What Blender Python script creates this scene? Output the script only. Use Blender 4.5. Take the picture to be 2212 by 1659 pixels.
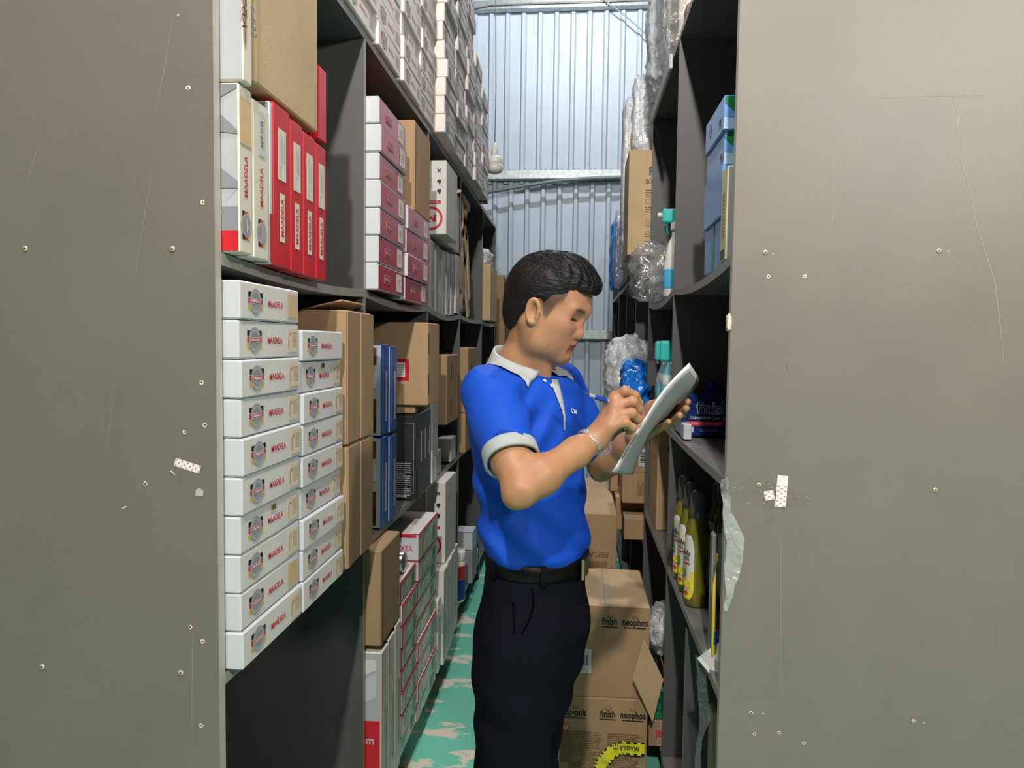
import bpy, bmesh, math, random
import numpy as np
from mathutils import Vector, Matrix, Euler, noise as mnoise
random.seed(7); rng = np.random.default_rng(7)
scene = bpy.context.scene
for o in list(bpy.data.objects): bpy.data.objects.remove(o)
COL = scene.collection
W, HT, FPX, CAMH = 2212., 1659., 1550., 1.46
# ---------------------------------------------------------------- camera
def cam_basis(yaw, pitch, roll):
    F = np.array([-math.sin(yaw)*math.cos(pitch), math.cos(yaw)*math.cos(pitch), -math.sin(pitch)])
    R0 = np.array([math.cos(yaw), math.sin(yaw), 0.]); U0 = np.cross(R0, F)
    return (math.cos(roll)*R0+math.sin(roll)*U0, -math.sin(roll)*R0+math.cos(roll)*U0, F)
CB = cam_basis(math.radians(5.0756), math.radians(3.1872), math.radians(.75))
cam = bpy.data.cameras.new('camera'); camo = bpy.data.objects.new('camera', cam); COL.objects.link(camo)
cam.sensor_fit = 'HORIZONTAL'; cam.sensor_width = 36; cam.lens = 36*FPX/W; cam.clip_start = .02; cam.clip_end = 60
m = Matrix.Identity(4)
for i in range(3):
    m[i][0], m[i][1], m[i][2] = CB[0][i], CB[1][i], -CB[2][i]
m[2][3] = CAMH
camo.matrix_world = m
scene.camera = camo
def ray(u, v): return CB[2]+CB[0]*(u-W/2)/FPX-CB[1]*(v-HT/2)/FPX
def hx(u, v, X): r = ray(u, v); k = X/r[0]; return Vector((X, r[1]*k, CAMH+r[2]*k))
def hy(u, v, Y): r = ray(u, v); k = Y/r[1]; return Vector((r[0]*k, Y, CAMH+r[2]*k))
def YX(u, X, v=745): return hx(u, v, X).y            # depth at which plane x=X stands behind picture column u
# ---------------------------------------------------------------- world, lights, exposure
wd = bpy.data.worlds.new('world'); scene.world = wd; wd.use_nodes = True
wd.node_tree.nodes['Background'].inputs[0].default_value = (.86, .93, 1., 1)
wd.node_tree.nodes['Background'].inputs[1].default_value = WORLD_STRENGTH = .035
def lamp(name, loc, power, size, color=(1, .96, .9)):
    l = bpy.data.lights.new(name, 'POINT'); l.energy = power; l.shadow_soft_size = size; l.color = color
    o = bpy.data.objects.new(name, l); COL.objects.link(o); o.location = loc; return o
lamp('aisle_lamp', (-.05, .72, 4.0), 100, .07)
lamp('aisle_lamp_far', (.0, 5.1, 4.7), 125, .05, (.96, .98, 1))
lamp('hall_lamp', (-.05, -1.7, 3.9), 400, .06, (1, .95, .88))
lamp('side_fill', (1.7, -.6, 2.7), 125, .12, (1, .94, .86))  # unseen fill, added to brighten the right panel and the box fronts
vs = scene.view_settings
scene.display_settings.display_device = 'sRGB'
vs.view_transform = 'Standard'; vs.look = 'None'; vs.gamma = 1; vs.exposure = 0.45; vs.use_curve_mapping = False
# ---------------------------------------------------------------- materials
def lin(c): return tuple((x/12.92 if x <= .04045 else ((x+.055)/1.055)**2.4) for x in c)
def rgb(r, g, b): return lin((r/255, g/255, b/255))
MATS = {}
def mat(name, col, rough=.6, metal=0, var=.06, scale=12, bump=0, bscale=60, stretch=None, spec=.5, coat=0, col2=None, thr=None, emit=0):
    if name in MATS: return MATS[name]
    M = bpy.data.materials.new(name); M.use_nodes = True; nt = M.node_tree; N, L = nt.nodes, nt.links
    b = N['Principled BSDF']; b.inputs['Roughness'].default_value = rough; b.inputs['Metallic'].default_value = metal
    b.inputs['Specular IOR Level'].default_value = spec
    if coat: b.inputs['Coat Weight'].default_value = coat; b.inputs['Coat Roughness'].default_value = .15
    tc = N.new('ShaderNodeTexCoord'); mp = N.new('ShaderNodeMapping'); L.new(tc.outputs['Object'], mp.inputs[0])
    if stretch: mp.inputs['Scale'].default_value = stretch
    nz = N.new('ShaderNodeTexNoise'); nz.inputs['Scale'].default_value = scale; nz.inputs['Detail'].default_value = 5
    L.new(mp.outputs[0], nz.inputs['Vector'])
    cr = N.new('ShaderNodeValToRGB')
    lo = tuple(max(0, c*(1-var)) for c in col); hi = tuple(min(1, c*(1+var)) for c in col)
    if col2: lo, hi = col, col2
    p0, p1 = thr if thr else (.3, .7)
    cr.color_ramp.elements[0].position = p0; cr.color_ramp.elements[1].position = p1
    cr.color_ramp.elements[0].color = (*lo, 1); cr.color_ramp.elements[1].color = (*hi, 1)
    L.new(nz.outputs[0], cr.inputs[0]); L.new(cr.outputs[0], b.inputs['Base Color'])
    if bump:
        n2 = N.new('ShaderNodeTexNoise'); n2.inputs['Scale'].default_value = bscale; n2.inputs['Detail'].default_value = 4
        L.new(mp.outputs[0], n2.inputs['Vector'])
        bp = N.new('ShaderNodeBump'); bp.inputs['Strength'].default_value = bump; bp.inputs['Distance'].default_value = .004
        L.new(n2.outputs[0], bp.inputs['Height']); L.new(bp.outputs[0], b.inputs['Normal'])
    if emit:
        b.inputs['Emission Color'].default_value = (*col, 1); b.inputs['Emission Strength'].default_value = emit
    MATS[name] = M; return M
def film(name, col=(1, 1, 1), fac=.25, white=.12, rough=.12, edge=.42):
    if name in MATS: return MATS[name]
    M = bpy.data.materials.new(name); M.use_nodes = True; nt = M.node_tree; N, L = nt.nodes, nt.links
    N.remove(N['Principled BSDF']); out = N['Material Output']
    tr = N.new('ShaderNodeBsdfTransparent'); tr.inputs[0].default_value = (*[.96*c for c in col], 1)
    gl = N.new('ShaderNodeBsdfGlossy'); gl.inputs['Roughness'].default_value = rough
    df = N.new('ShaderNodeBsdfDiffuse'); df.inputs[0].default_value = (*col, 1)
    tc = N.new('ShaderNodeTexCoord'); nz = N.new('ShaderNodeTexNoise'); nz.inputs['Scale'].default_value = 28; nz.inputs['Detail'].default_value = 3
    nz.inputs['Distortion'].default_value = 1.2
    L.new(tc.outputs['Object'], nz.inputs['Vector'])
    bp = N.new('ShaderNodeBump'); bp.inputs['Strength'].default_value = .9; bp.inputs['Distance'].default_value = .01
    L.new(nz.outputs[0], bp.inputs['Height']); L.new(bp.outputs[0], gl.inputs['Normal']); L.new(bp.outputs[0], df.inputs['Normal'])
    lw = N.new('ShaderNodeLayerWeight'); lw.inputs[0].default_value = .35; L.new(bp.outputs[0], lw.inputs['Normal'])
    ma = N.new('ShaderNodeMath'); ma.operation = 'MULTIPLY_ADD'; ma.inputs[1].default_value = edge; ma.inputs[2].default_value = fac*.4
    L.new(lw.outputs['Facing'], ma.inputs[0])
    m1 = N.new('ShaderNodeMixShader'); m2 = N.new('ShaderNodeMixShader'); m1.inputs[0].default_value = white
    L.new(tr.outputs[0], m1.inputs[1]); L.new(df.outputs[0], m1.inputs[2])
    L.new(ma.outputs[0], m2.inputs[0]); L.new(m1.outputs[0], m2.inputs[1]); L.new(gl.outputs[0], m2.inputs[2])
    L.new(m2.outputs[0], out.inputs[0]); MATS[name] = M; return M
melamine_bright = mat('melamine_lit', (.200, .178, .152), .40, var=.05, scale=5, bump=.12, bscale=900)  # right panel's stronger light put into a paler melamine
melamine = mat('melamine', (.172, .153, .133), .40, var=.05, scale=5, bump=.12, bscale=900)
melamine_shade = mat('melamine_shaded', (.085, .084, .082), .5, var=.05, scale=6, bump=.1, bscale=700)  # shade inside the bays put into a darker melamine
edging_lt = mat('edge_banding_light', (.50, .455, .40), .4, var=.08, scale=20)
edging = mat('edge_banding', (.34, .32, .28), .4, var=.06, scale=20)
white = mat('white_card', (.56, .575, .60), .55, var=.03, scale=9)
offwhite = mat('off_white_card', (.74, .68, .58), .6, var=.04, scale=9)
greycard = mat('grey_card', (.24, .245, .265), .55, var=.04)
ltgrey = mat('light_grey_card', (.44, .455, .48), .55, var=.04)
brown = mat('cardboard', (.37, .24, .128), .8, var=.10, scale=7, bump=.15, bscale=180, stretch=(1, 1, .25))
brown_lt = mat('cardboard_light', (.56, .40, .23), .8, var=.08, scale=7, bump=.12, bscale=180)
brown_dk = mat('cardboard_inside', (.25, .155, .08), .85, var=.1, scale=8)
red = mat('red_card', (.62, .018, .03), .35, var=.08, scale=6, coat=.3)
crimson = mat('crimson_card', (.45, .014, .035), .3, var=.12, scale=10, coat=.5)
redink = mat('red_ink', (.62, .02, .035), .5, var=.03)
black = mat('black_ink', (.012, .012, .014), .5, var=.1)
blackcard = mat('black_card', (.022, .022, .024), .4, var=.15, coat=.3)
gold = mat('gold_ink', (.75, .42, .06), .5, var=.05)
silver = mat('silver_ink', (.30, .31, .33), .4, var=.15, scale=30)
tan = mat('tan_sticker', (.66, .46, .25), .6, var=.06, scale=40)
tan_pale = mat('pale_tan_sticker', (.74, .60, .44), .6, var=.05, scale=40)
tanink = mat('tan_ink', (.42, .27, .14), .6)
greyink = mat('grey_ink', (.33, .33, .34), .6)
paleink = mat('pale_grey_ink', (.52, .50, .47), .6)
slotshade = mat('slot_shadow', (.035, .022, .014), .9)  # shade inside slots and gaps, painted as flat dark strips
clearfilm = film('clear_film')
whitefilm = film('milky_film', (.95, .97, 1), .2, .60, .3, .15)
metal = mat('galvanised_steel', (.42, .46, .47), .42, .6, var=.2, scale=26)
screwmetal = mat('brassed_steel', (.58, .52, .38), .4, .25, var=.1)
# ---------------------------------------------------------------- mesh helpers
def tag(o, label=None, cat=None, group=None, kind=None):
    if label: o['label'] = label
    if cat: o['category'] = cat
    if group: o['group'] = group
    if kind: o['kind'] = kind
    return o
def link(name, me, parent=None, mt=None, loc=None, rot=None, M=None):
    o = bpy.data.objects.new(name, me); COL.objects.link(o)
    if mt is not None and me is not None:
        if len(me.materials) == 0: me.materials.append(mt)
        elif me.materials[0] != mt:
            o.material_slots[0].link = 'OBJECT'; o.material_slots[0].material = mt
    if parent: o.parent = parent
    if M is not None: o.matrix_basis = M
    else:
        if loc is not None: o.location = loc
        if rot is not None: o.rotation_euler = rot
    return o
def mesh(name, verts, faces, mats=None, idx=None, smooth=False):
    me = bpy.data.meshes.new(name); me.from_pydata([tuple(v) for v in verts], [], faces)
    for q in (mats or []): me.materials.append(q)
    if idx is not None: me.polygons.foreach_set('material_index', idx)
    if smooth: me.polygons.foreach_set('use_smooth', [True]*len(me.polygons))
    me.update(); return me
CACHE = {}
def box_me(sx, sy, sz, bev=.002, seg=1):
    k = ('box', round(sx, 4), round(sy, 4), round(sz, 4), bev, seg)
    if k in CACHE: return CACHE[k].copy()
    bm = bmesh.new(); bmesh.ops.create_cube(bm, size=1)
    for v in bm.verts: v.co = Vector((v.co.x*sx, v.co.y*sy, (v.co.z+.5)*sz))
    if bev: bmesh.ops.bevel(bm, geom=bm.edges[:], offset=bev, segments=seg, affect='EDGES', profile=.5)
    me = bpy.data.meshes.new('box'); bm.to_mesh(me); bm.free(); CACHE[k] = me; return me.copy()
def shared_box(sx, sy, sz, mt, bev=.002):
    k = ('sbox', round(sx, 4), round(sy, 4), round(sz, 4), bev, mt.name)
    if k not in CACHE:
        CACHE[k] = box_me(sx, sy, sz, bev); CACHE[k].materials.append(mt)
    return CACHE[k]
def rect_me(w, h, mt):
    k = ('rect', round(w, 4), round(h, 4), mt.name)
    if k not in CACHE:
        t = .0003
        me = mesh('rect', [(-w/2, -h/2, 0), (w/2, -h/2, 0), (w/2, h/2, 0), (-w/2, h/2, 0), (-w/2, -h/2, t), (w/2, -h/2, t), (w/2, h/2, t), (-w/2, h/2, t)],
                  [(3, 2, 1, 0), (4, 5, 6, 7), (0, 1, 5, 4), (1, 2, 6, 5), (2, 3, 7, 6), (3, 0, 4, 7)], [mt])
        CACHE[k] = me
    return CACHE[k]
def text_me(s, size, mt, bold=.0, squash=1.0, spacing=1.0, align='CENTER'):
    k = ('text', s, size, mt.name, bold, squash, spacing, align)
    if k not in CACHE:
        cu = bpy.data.curves.new('txt', 'FONT'); cu.body = s; cu.size = size; cu.offset = bold*size; cu.resolution_u = 2
        cu.align_x = align; cu.align_y = 'CENTER'; cu.space_character = spacing; cu.fill_mode = 'FRONT'
        ob = bpy.data.objects.new('txt', cu); COL.objects.link(ob)
        me = bpy.data.meshes.new_from_object(ob); bpy.data.objects.remove(ob); bpy.data.curves.remove(cu)
        for v in me.vertices: v.co.x *= squash
        me.materials.clear(); me.materials.append(mt); CACHE[k] = me
    return CACHE[k]
def lines_me(w, h, n, mt, fill=.45, jag=.35, seed=1):
    """printed lines of small type as one flat mesh"""
    k = ('lines', w, h, n, mt.name, seed)
    if k not in CACHE:
        r = random.Random(seed); V, Fc = [], []
        for i in range(n):
            y = h/2-(i+.5)*h/n; t = h/n*fill/2; x0 = -w/2; x1 = w/2-(r.random()*jag*w if i % 3 == 2 else r.random()*.06*w)
            x = x0
            while x < x1-.02*w:
                l = min(x1-x, w*(.08+.2*r.random())); b = len(V)
                V += [(x, y-t, 0), (x+l, y-t, 0), (x+l, y+t, 0), (x, y+t, 0)]; Fc.append((b, b+1, b+2, b+3)); x += l+w*.025
        CACHE[k] = mesh('lines', V, Fc, [mt])
    return CACHE[k]
def bars_me(w, h, n, mt, seed=3):
    k = ('bars', w, h, n, mt.name, seed)
    if k not in CACHE:
        r = random.Random(seed); V, Fc = [], []; x = -w/2
        while x < w/2:
            l = w/n*(.3+r.random()*.7); b = len(V)
            V += [(x, -h/2, 0), (x+l, -h/2, 0), (x+l, h/2, 0), (x, h/2, 0)]; Fc.append((b, b+1, b+2, b+3)); x += l+w/n*(.3+.6*r.random())
        CACHE[k] = mesh('bars', V, Fc, [mt])
    return CACHE[k]
def ring_pts(rx, rz, n, a0=0, a1=2*math.pi): return [(rx*math.cos(a0+(a1-a0)*i/n), rz*math.sin(a0+(a1-a0)*i/n)) for i in range(n+1)]
def flat_parts(parts):
    """parts: list of (polygon points list, z, material) -> one mesh"""
    V, Fc, I, Ms = [], [], [], []
    for pts, z, mt in parts:
        if mt not in Ms: Ms.append(mt)
        b = len(V); V += [(x, y, z) for x, y in pts]; Fc.append(tuple(range(b, b+len(pts)))); I.append(Ms.index(mt))
    return mesh('flat', V, Fc, Ms, I)
def arc_strip(r0, r1, a0, a1, n, z, mt, sx=1):
    out = []
    for i in range(n):
        t0 = a0+(a1-a0)*i/n; t1 = a0+(a1-a0)*(i+1)/n
        out.append(([(sx*r0*math.cos(t0), r0*math.sin(t0)), (sx*r1*math.cos(t0), r1*math.sin(t0)), (sx*r1*math.cos(t1), r1*math.sin(t1)), (sx*r0*math.cos(t1), r0*math.sin(t1))], z, mt))
    return out
FR = {'+x': ((0, 1, 0), (0, 0, 1), (1, 0, 0)), '-x': ((0, -1, 0), (0, 0, 1), (-1, 0, 0)), '-y': ((1, 0, 0), (0, 0, 1), (0, -1, 0)),
      '+y': ((-1, 0, 0), (0, 0, 1), (0, 1, 0)), '+z': ((1, 0, 0), (0, 1, 0), (0, 0, 1)), '-z': ((1, 0, 0), (0, -1, 0), (0, 0, -1))}
def face_M(dims, face, a, b, rot=0, eps=.0008):
    r, u, n = (Vector(q) for q in FR[face]); sx, sy, sz = dims
    c = Vector((0, 0, sz/2))+Vector((n.x*sx/2, n.y*sy/2, n.z*sz/2))+r*a+u*b+n*eps
    R = Matrix((r, u, n)).transposed() @ Matrix.Rotation(rot, 3, 'Z')
    M = R.to_4x4(); M.translation = c; return M
def decal(parent, dims, face, me, a=0, b=0, rot=0, name='print', eps=.0008, label=None):
    o = link(name, me, parent, M=face_M(dims, face, a, b, rot, eps))
    if label: o['label'] = label
    return o
def carton(name, label, cat, loc, dims, mt, rz=0, group=None, bev=.0025, rot=None):
    o = link(name, shared_box(*dims, mt, bev), None, loc=loc, rot=rot or (0, 0, rz)); tag(o, label, cat, group); return o
def tube_me(pts, r, n=8, mt=None, closed=False, smooth=True):
    """tube along points; r a number or list"""
    P = [Vector(p) for p in pts]; V, Fc = [], []; k = len(P)
    up = Vector((0, 0, 1))
    for i, p in enumerate(P):
        d = (P[(i+1) % k if closed else min(i+1, k-1)]-P[(i-1) % k if closed else max(i-1, 0)]).normalized()
        a = d.cross(up)
        if a.length < .05: a = d.cross(Vector((1, 0, 0)))
        a.normalize(); b = d.cross(a).normalized(); rr = r[i] if hasattr(r, '__len__') else r
        for j in range(n):
            t = 2*math.pi*j/n; V.append(p+a*rr*math.cos(t)+b*rr*math.sin(t))
    for i in range(k if closed else k-1):
        for j in range(n):
            Fc.append((i*n+j, i*n+(j+1) % n, ((i+1) % k)*n+(j+1) % n, ((i+1) % k)*n+j))
    if not closed: Fc += [tuple(range(n))[::-1], tuple(range((k-1)*n, k*n))]
    return mesh('tube', V, Fc, [mt] if mt else None, smooth=smooth)
def lathe_me(prof, n=24, mt=None, sx=1, sy=1, smooth=True):
    V, Fc = [], []; k = len(prof)
    for r, z in prof:
        for j in range(n):
            t = 2*math.pi*j/n; V.append((r*math.cos(t)*sx, r*math.sin(t)*sy, z))
    for i in range(k-1):
        for j in range(n): Fc.append((i*n+j, i*n+(j+1) % n, (i+1)*n+(j+1) % n, (i+1)*n+j))
    Fc += [tuple(range(n))[::-1], tuple(range((k-1)*n, k*n))]
    return mesh('lathe', V, Fc, [mt] if mt else None, smooth=smooth)
def prism_me(poly, z0, z1, mt=None, bev=0):
    n = len(poly); V = [(x, y, z0) for x, y in poly]+[(x, y, z1) for x, y in poly]
    Fc = [tuple(range(n))[::-1], tuple(range(n, 2*n))]+[(i, (i+1) % n, n+(i+1) % n, n+i) for i in range(n)]
    return mesh('prism', V, Fc, [mt] if mt else None)
def empty(name, loc=(0, 0, 0), rz=0):
    o = bpy.data.objects.new(name, None); COL.objects.link(o); o.location = loc; o.rotation_euler = (0, 0, rz); o.empty_display_size = .05; return o
def crumple(sx, sy, sz, amp, freq, seed, mt, n=22, power=3.2, drop=0):
    """a crumpled bag / wrapped bundle: superellipsoid pushed about by folded noise, base at z=0"""
    V, Fc = [], []; n = int(n*1.7); nu, nv = n*2, n
    sg = lambda t, p: math.copysign(abs(t)**p, t)
    off = Vector((seed*7.31, seed*3.7, seed*1.9)); e = 2/power
    for i in range(nv+1):
        ph = -math.pi/2+math.pi*i/nv
        for j in range(nu):
            th = 2*math.pi*j/nu
            d = Vector((sg(math.cos(ph), e)*sg(math.cos(th), e), sg(math.cos(ph), e)*sg(math.sin(th), e), sg(math.sin(ph), e)))
            p = Vector((d.x*sx/2, d.y*sy/2, d.z*sz/2))
            q = p*freq+off; k = (1-2*abs(mnoise.noise(q)))*.6+.3*(1-2*abs(mnoise.noise(q*2.3)))+.15*(1-2*abs(mnoise.noise(q*5.1)))
            p += d.normalized()*amp*(k-.35)
            V.append((p.x, p.y, max(0, p.z+sz/2)))
    for i in range(nv):
        for j in range(nu): Fc.append((i*nu+j, i*nu+(j+1) % nu, (i+1)*nu+(j+1) % nu, (i+1)*nu+j))
    return mesh('crumple', V, Fc, [mt], smooth=True)
# ================================================================ the place
def floor_mat():
    M = mat('green_epoxy', (.15, .53, .40), .26, var=.12, scale=2.2, bump=.15, bscale=25, spec=.6)
    nt = M.node_tree; N, L = nt.nodes, nt.links; b = N['Principled BSDF']
    old = b.inputs['Base Color'].links[0].from_socket
    tc = N.new('ShaderNodeTexCoord'); mp = N.new('ShaderNodeMapping'); mp.inputs['Scale'].default_value = (2.6, 5.5, 1); L.new(tc.outputs['Object'], mp.inputs[0])
    nz = N.new('ShaderNodeTexNoise'); nz.inputs['Scale'].default_value = 1.5; nz.inputs['Detail'].default_value = 9; nz.inputs['Roughness'].default_value = .66
    L.new(mp.outputs[0], nz.inputs[0]); cr = N.new('ShaderNodeValToRGB'); cr.color_ramp.elements[0].position = .545; cr.color_ramp.elements[1].position = .575
    L.new(nz.outputs[0], cr.inputs[0]); mx = N.new('ShaderNodeMix'); mx.data_type = 'RGBA'
    L.new(cr.outputs[0], mx.inputs[0]); L.new(old, mx.inputs[6]); mx.inputs[7].default_value = (.62, .57, .46, 1); L.new(mx.outputs[2], b.inputs['Base Color'])
    rr = N.new('ShaderNodeMath'); rr.operation = 'MULTIPLY_ADD'; rr.inputs[1].default_value = .45; rr.inputs[2].default_value = .3
    L.new(cr.outputs[0], rr.inputs[0]); L.new(rr.outputs[0], b.inputs['Roughness']); return M
fl = link('floor', mesh('floor', [(-4, -4, 0), (4, -4, 0), (4, 6.95, 0), (-4, 6.95, 0), (-4, -4, -.1), (4, -4, -.1), (4, 6.95, -.1), (-4, 6.95, -.1)],
          [(0, 1, 2, 3), (7, 6, 5, 4), (0, 4, 5, 1), (1, 5, 6, 2), (2, 6, 7, 3), (3, 7, 4, 0)], [floor_mat()]))
tag(fl, 'green painted warehouse floor worn to pale concrete in patches', kind='structure')
YW = 6.8
sheet_m = mat('corrugated_sheet', (.47, .545, .63), .5, .0, var=.05, scale=3)
def corrugated(x0, x1, z0, z1, y, pitch=.152, h=.03, t=.004, ph=0):
    prof = []; x = x0+ph
    while x < x1:
        prof += [(x, 0), (x+pitch*.60, 0), (x+pitch*.70, -h), (x+pitch*.88, -h), (x+pitch*.98, 0)]; x += pitch
    V, Fc = [], []; n = len(prof)
    for dy in (0, t):
        for z in (z0, z1): V += [(px, y+py+dy, z) for px, py in prof]
    for i in range(n-1):
        Fc += [(i, i+1, n+i+1, n+i), (2*n+i+1, 2*n+i, 3*n+i, 3*n+i+1), (i+1, i, 2*n+i, 2*n+i+1), (n+i, n+i+1, 3*n+i+1, 3*n+i)]
    return mesh('sheet', V, Fc, [sheet_m])
wb = empty('wall_back', (0, YW, 0)); tag(wb, 'pale blue corrugated metal wall at the end of the aisle', kind='structure')
for z0, z1, dy, ph in ((0, 1.60, .0, .03), (1.50, 3.10, .006, .05), (2.96, 4.72, .0, .0), (4.62, 6.6, .006, .03)):
    link('sheet_panel', corrugated(-4, 4, z0, z1, .02+dy, ph=ph), wb)
def purlin_me():
    prof = [(0, 0), (0, .10), (-.006, .10), (-.056, .10), (-.06, .096), (-.06, .078), (-.056, .078), (-.056, .094), (-.006, .094), (-.006, .006), (-.056, .006), (-.056, .022), (-.06, .022), (-.06, .004), (-.056, 0)]
    n = len(prof); V = [(-4, y, z) for y, z in prof]+[(4, y, z) for y, z in prof]
    Fc = [tuple(range(n)), tuple(range(n, 2*n))[::-1]]+[(i, n+i, n+(i+1) % n, (i+1) % n) for i in range(n)]
    return mesh('purlin', V, Fc, [metal])
pm = purlin_me()
pboxm = box_me(8, .075, .085, .004); pboxm.materials.append(metal)
for i, v in enumerate((10, 378, 722)):
    z = hy(1250, v, YW-.03).z-.045
    o = link('trim_%d' % (i+1), pboxm, None, loc=(0, YW-.0445, z)); tag(o, 'galvanised steel purlin fixed across the corrugated wall, %s one' % ('highest', 'middle', 'lowest')[i], kind='structure')
# ---------------------------------------------------------------- shelving
XL, XR = -.575, .308
def board_me(depth, length, th, sag, mt_top, mt_edge):
    """shelf board: x from 0 (front edge) to depth (towards -x), y 0..length, top at z=0, front edge banded"""
    n = 10 if sag else 1; V, Fc, I = [], [], []
    for i in range(n+1):
        y = length*i/n; s = -sag*4*(i/n)*(1-i/n)
        V += [(0, y, s), (-depth, y, s), (-depth, y, s-th), (0, y, s-th)]
    for i in range(n):
        a = 4*i; b = 4*(i+1)
        Fc += [(a, b, b+1, a+1), (a+1, b+1, b+2, a+2), (a+2, b+2, b+3, a+3), (a+3, b+3, b, a)]; I += [0, 0, 0, 1]
    Fc += [(0, 1, 2, 3), (4*n+3, 4*n+2, 4*n+1, 4*n)]; I += [0, 0]
    return mesh('board', V, Fc, [mt_top, mt_edge], I)
def slab(name, parent, x0, x1, y0, y1, z0, z1, mt, edge=None, edge_side=None):
    V = [(x0, y0, z0), (x1, y0, z0), (x1, y1, z0), (x0, y1, z0), (x0, y0, z1), (x1, y0, z1), (x1, y1, z1), (x0, y1, z1)]
    Fc = [(3, 2, 1, 0), (4, 5, 6, 7), (0, 1, 5, 4), (1, 2, 6, 5), (2, 3, 7, 6), (3, 0, 4, 7)]
    I = [0]*6
    if edge: I[{'+x': 3, '-x': 5}[edge_side]] = 1
    return link(name, mesh(name, V, Fc, [mt]+([edge] if edge else []), I), parent)
shelf_top = mat('melamine_shelf', (.15, .148, .142), .4, var=.18, scale=4, stretch=(14, 1, 1), bump=.1, bscale=300)
# left unit
LY = [1.104, 1.905, 2.735, 3.506, 4.339, 5.03]; TH = .02
LZ = [.135, .905, 1.602, 2.285]; LD = .60; PT = .018
lu = empty('shelving_unit', (XL, LY[0], 0)); tag(lu, 'tall grey melamine shelving unit stacked with faucet boxes', 'shelving')
lp = slab('end_panel', lu, -LD, 0, 0, TH, 0, LZ[3]+.75, melamine, edging_lt, '+x')
for k, y in enumerate(LY[1:]):
    slab('partition', lu, -LD, 0, y-LY[0], y-LY[0]+PT, 0, LZ[3]-TH, melamine_shade, edging, '+x')
for k in range(5):
    y0 = LY[k]+(TH if k == 0 else PT); y1 = LY[k+1]
    for j, z in enumerate(LZ):
        sag = [0, .004, [.012, .016, .022, .010, .012][k], .004][j]
        if j == 3: y0b, y1b = (y0, y1+PT)
        else: y0b, y1b = y0, y1
        link('shelf_board', board_me(LD-.01, y1b-y0b, TH, sag, shelf_top, edging), lu, loc=(0, y0b-LY[0], z))
slab('back_panel', lu, -LD-.006, -LD, 0, LY[-1]-LY[0]+PT, 0, LZ[3], melamine_shade)
for k in range(5):
    slab('plinth', lu, -.06, -.045, LY[k]-LY[0]+PT, LY[k+1]-LY[0], 0, LZ[0]-TH, melamine_shade)
# right unit (mirrored: boards run towards +x)
RY = [1.479, 2.345, 3.137, 3.82, 4.53, 5.38, 6.3]; RD = .62
ru = empty('shelving_unit', (XR, RY[0], 0)); tag(ru, 'tall grey melamine shelving unit holding cleaning products and wrapped goods', 'shelving')
rp = slab('end_panel', ru, 0, RD+.1, 0, TH, 0, 3.1, melamine_bright, edging_lt, '-x')
for y in RY[1:]:
    slab('partition', ru, 0, RD, y-RY[0], y-RY[0]+PT, 0, 2.425 if y < 3.5 else 2.3, melamine_shade, edging, '-x')
slab('partition', ru, 0.0, RD, .44, .44+PT, 0, .70, melamine_shade, edging, '-x')
def rboard(k, z, sag=0, z_last=False):
    y0 = RY[k]+(TH if k == 0 else PT); y1 = RY[k+1]
    o = link('shelf_board', board_me(RD-.01, y1-y0, TH, sag, shelf_top, edging), ru)
    o.matrix_basis = Matrix.Translation((0, y1-RY[0], z)) @ Matrix.Rotation(math.pi, 4, 'Z'); return o
for k in range(2):
    rboard(k, .742); rboard(k, 1.19, .003); rboard(k, 1.645, .02 if k == 0 else .024); rboard(k, 2.445)
for k in range(2, 6):
    rboard(k, .60); rboard(k, 1.19, .004); rboard(k, 1.85, .006)
for k in range(6): rboard(k, .10)
slab('back_panel', ru, RD, RD+.006, TH, RY[-1]-RY[0]+PT, 0, 2.44, melamine_shade)
# screws, drill holes, stickers and scratches on the two end panels
def screw_me():
    prof = [(.0001, 0), (.0046, 0), (.0048, .0008), (.0036, .0016), (.0001, .0018)]
    me = lathe_me(prof, 14, screwmetal); return me
SCR = screw_me(); CRS = flat_parts([([(-.0026, -.0005), (.0026, -.0005), (.0026, .0005), (-.0026, .0005)], 0, black), ([(-.0005, -.0026), (.0005, -.0026), (.0005, .0026), (-.0005, .0026)], .00002, black)])
hole_rim = mat('chipboard_burr', (.72, .62, .46), .8, var=.15)
def hole_me(seed):
    r = random.Random(seed); n = 11
    a = [(r.uniform(.0028, .0052)*math.cos(2*math.pi*i/n), r.uniform(.0028, .0052)*math.sin(2*math.pi*i/n)) for i in range(n)]
    b = [(.0017*math.cos(2*math.pi*i/n), .0013*math.sin(2*math.pi*i/n)) for i in range(n)]
    return flat_parts([(a, 0, hole_rim), (b, .0003, black)])
RXm = Matrix.Rotation(math.pi/2, 4, 'X')
def on_panel(panel, unit_xyz, Y, u, v, me, name, rot=0, eps=.0005):
    p = hy(u, v, Y)-Vector(unit_xyz); p.y = -eps
    return link(name, me, panel, M=Matrix.Translation(p) @ RXm @ Matrix.Rotation(rot, 4, 'Z'))
LO, RO = (XL, LY[0], 0), (XR, RY[0], 0)
for (pan, O, pts) in ((lp, LO, ((55, 537), (373, 538), (92, 1440), (391, 1453))), (rp, RO, ((1653, 545), (2028, 542), (1639, 1047), (2020, 1058), (1622, 1540), (1973, 1558)))):
    for i, (u, v) in enumerate(pts):
        s = on_panel(pan, O, O[1], u, v, SCR, 'screw', i*1.1); s.scale = (1, 1, 1)
        link('cross_slot', CRS, s, loc=(0, 0, .00185)) if False else None
        on_panel(pan, O, O[1], u, v, CRS, 'screw_slot', i*.9, .0024)
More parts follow.
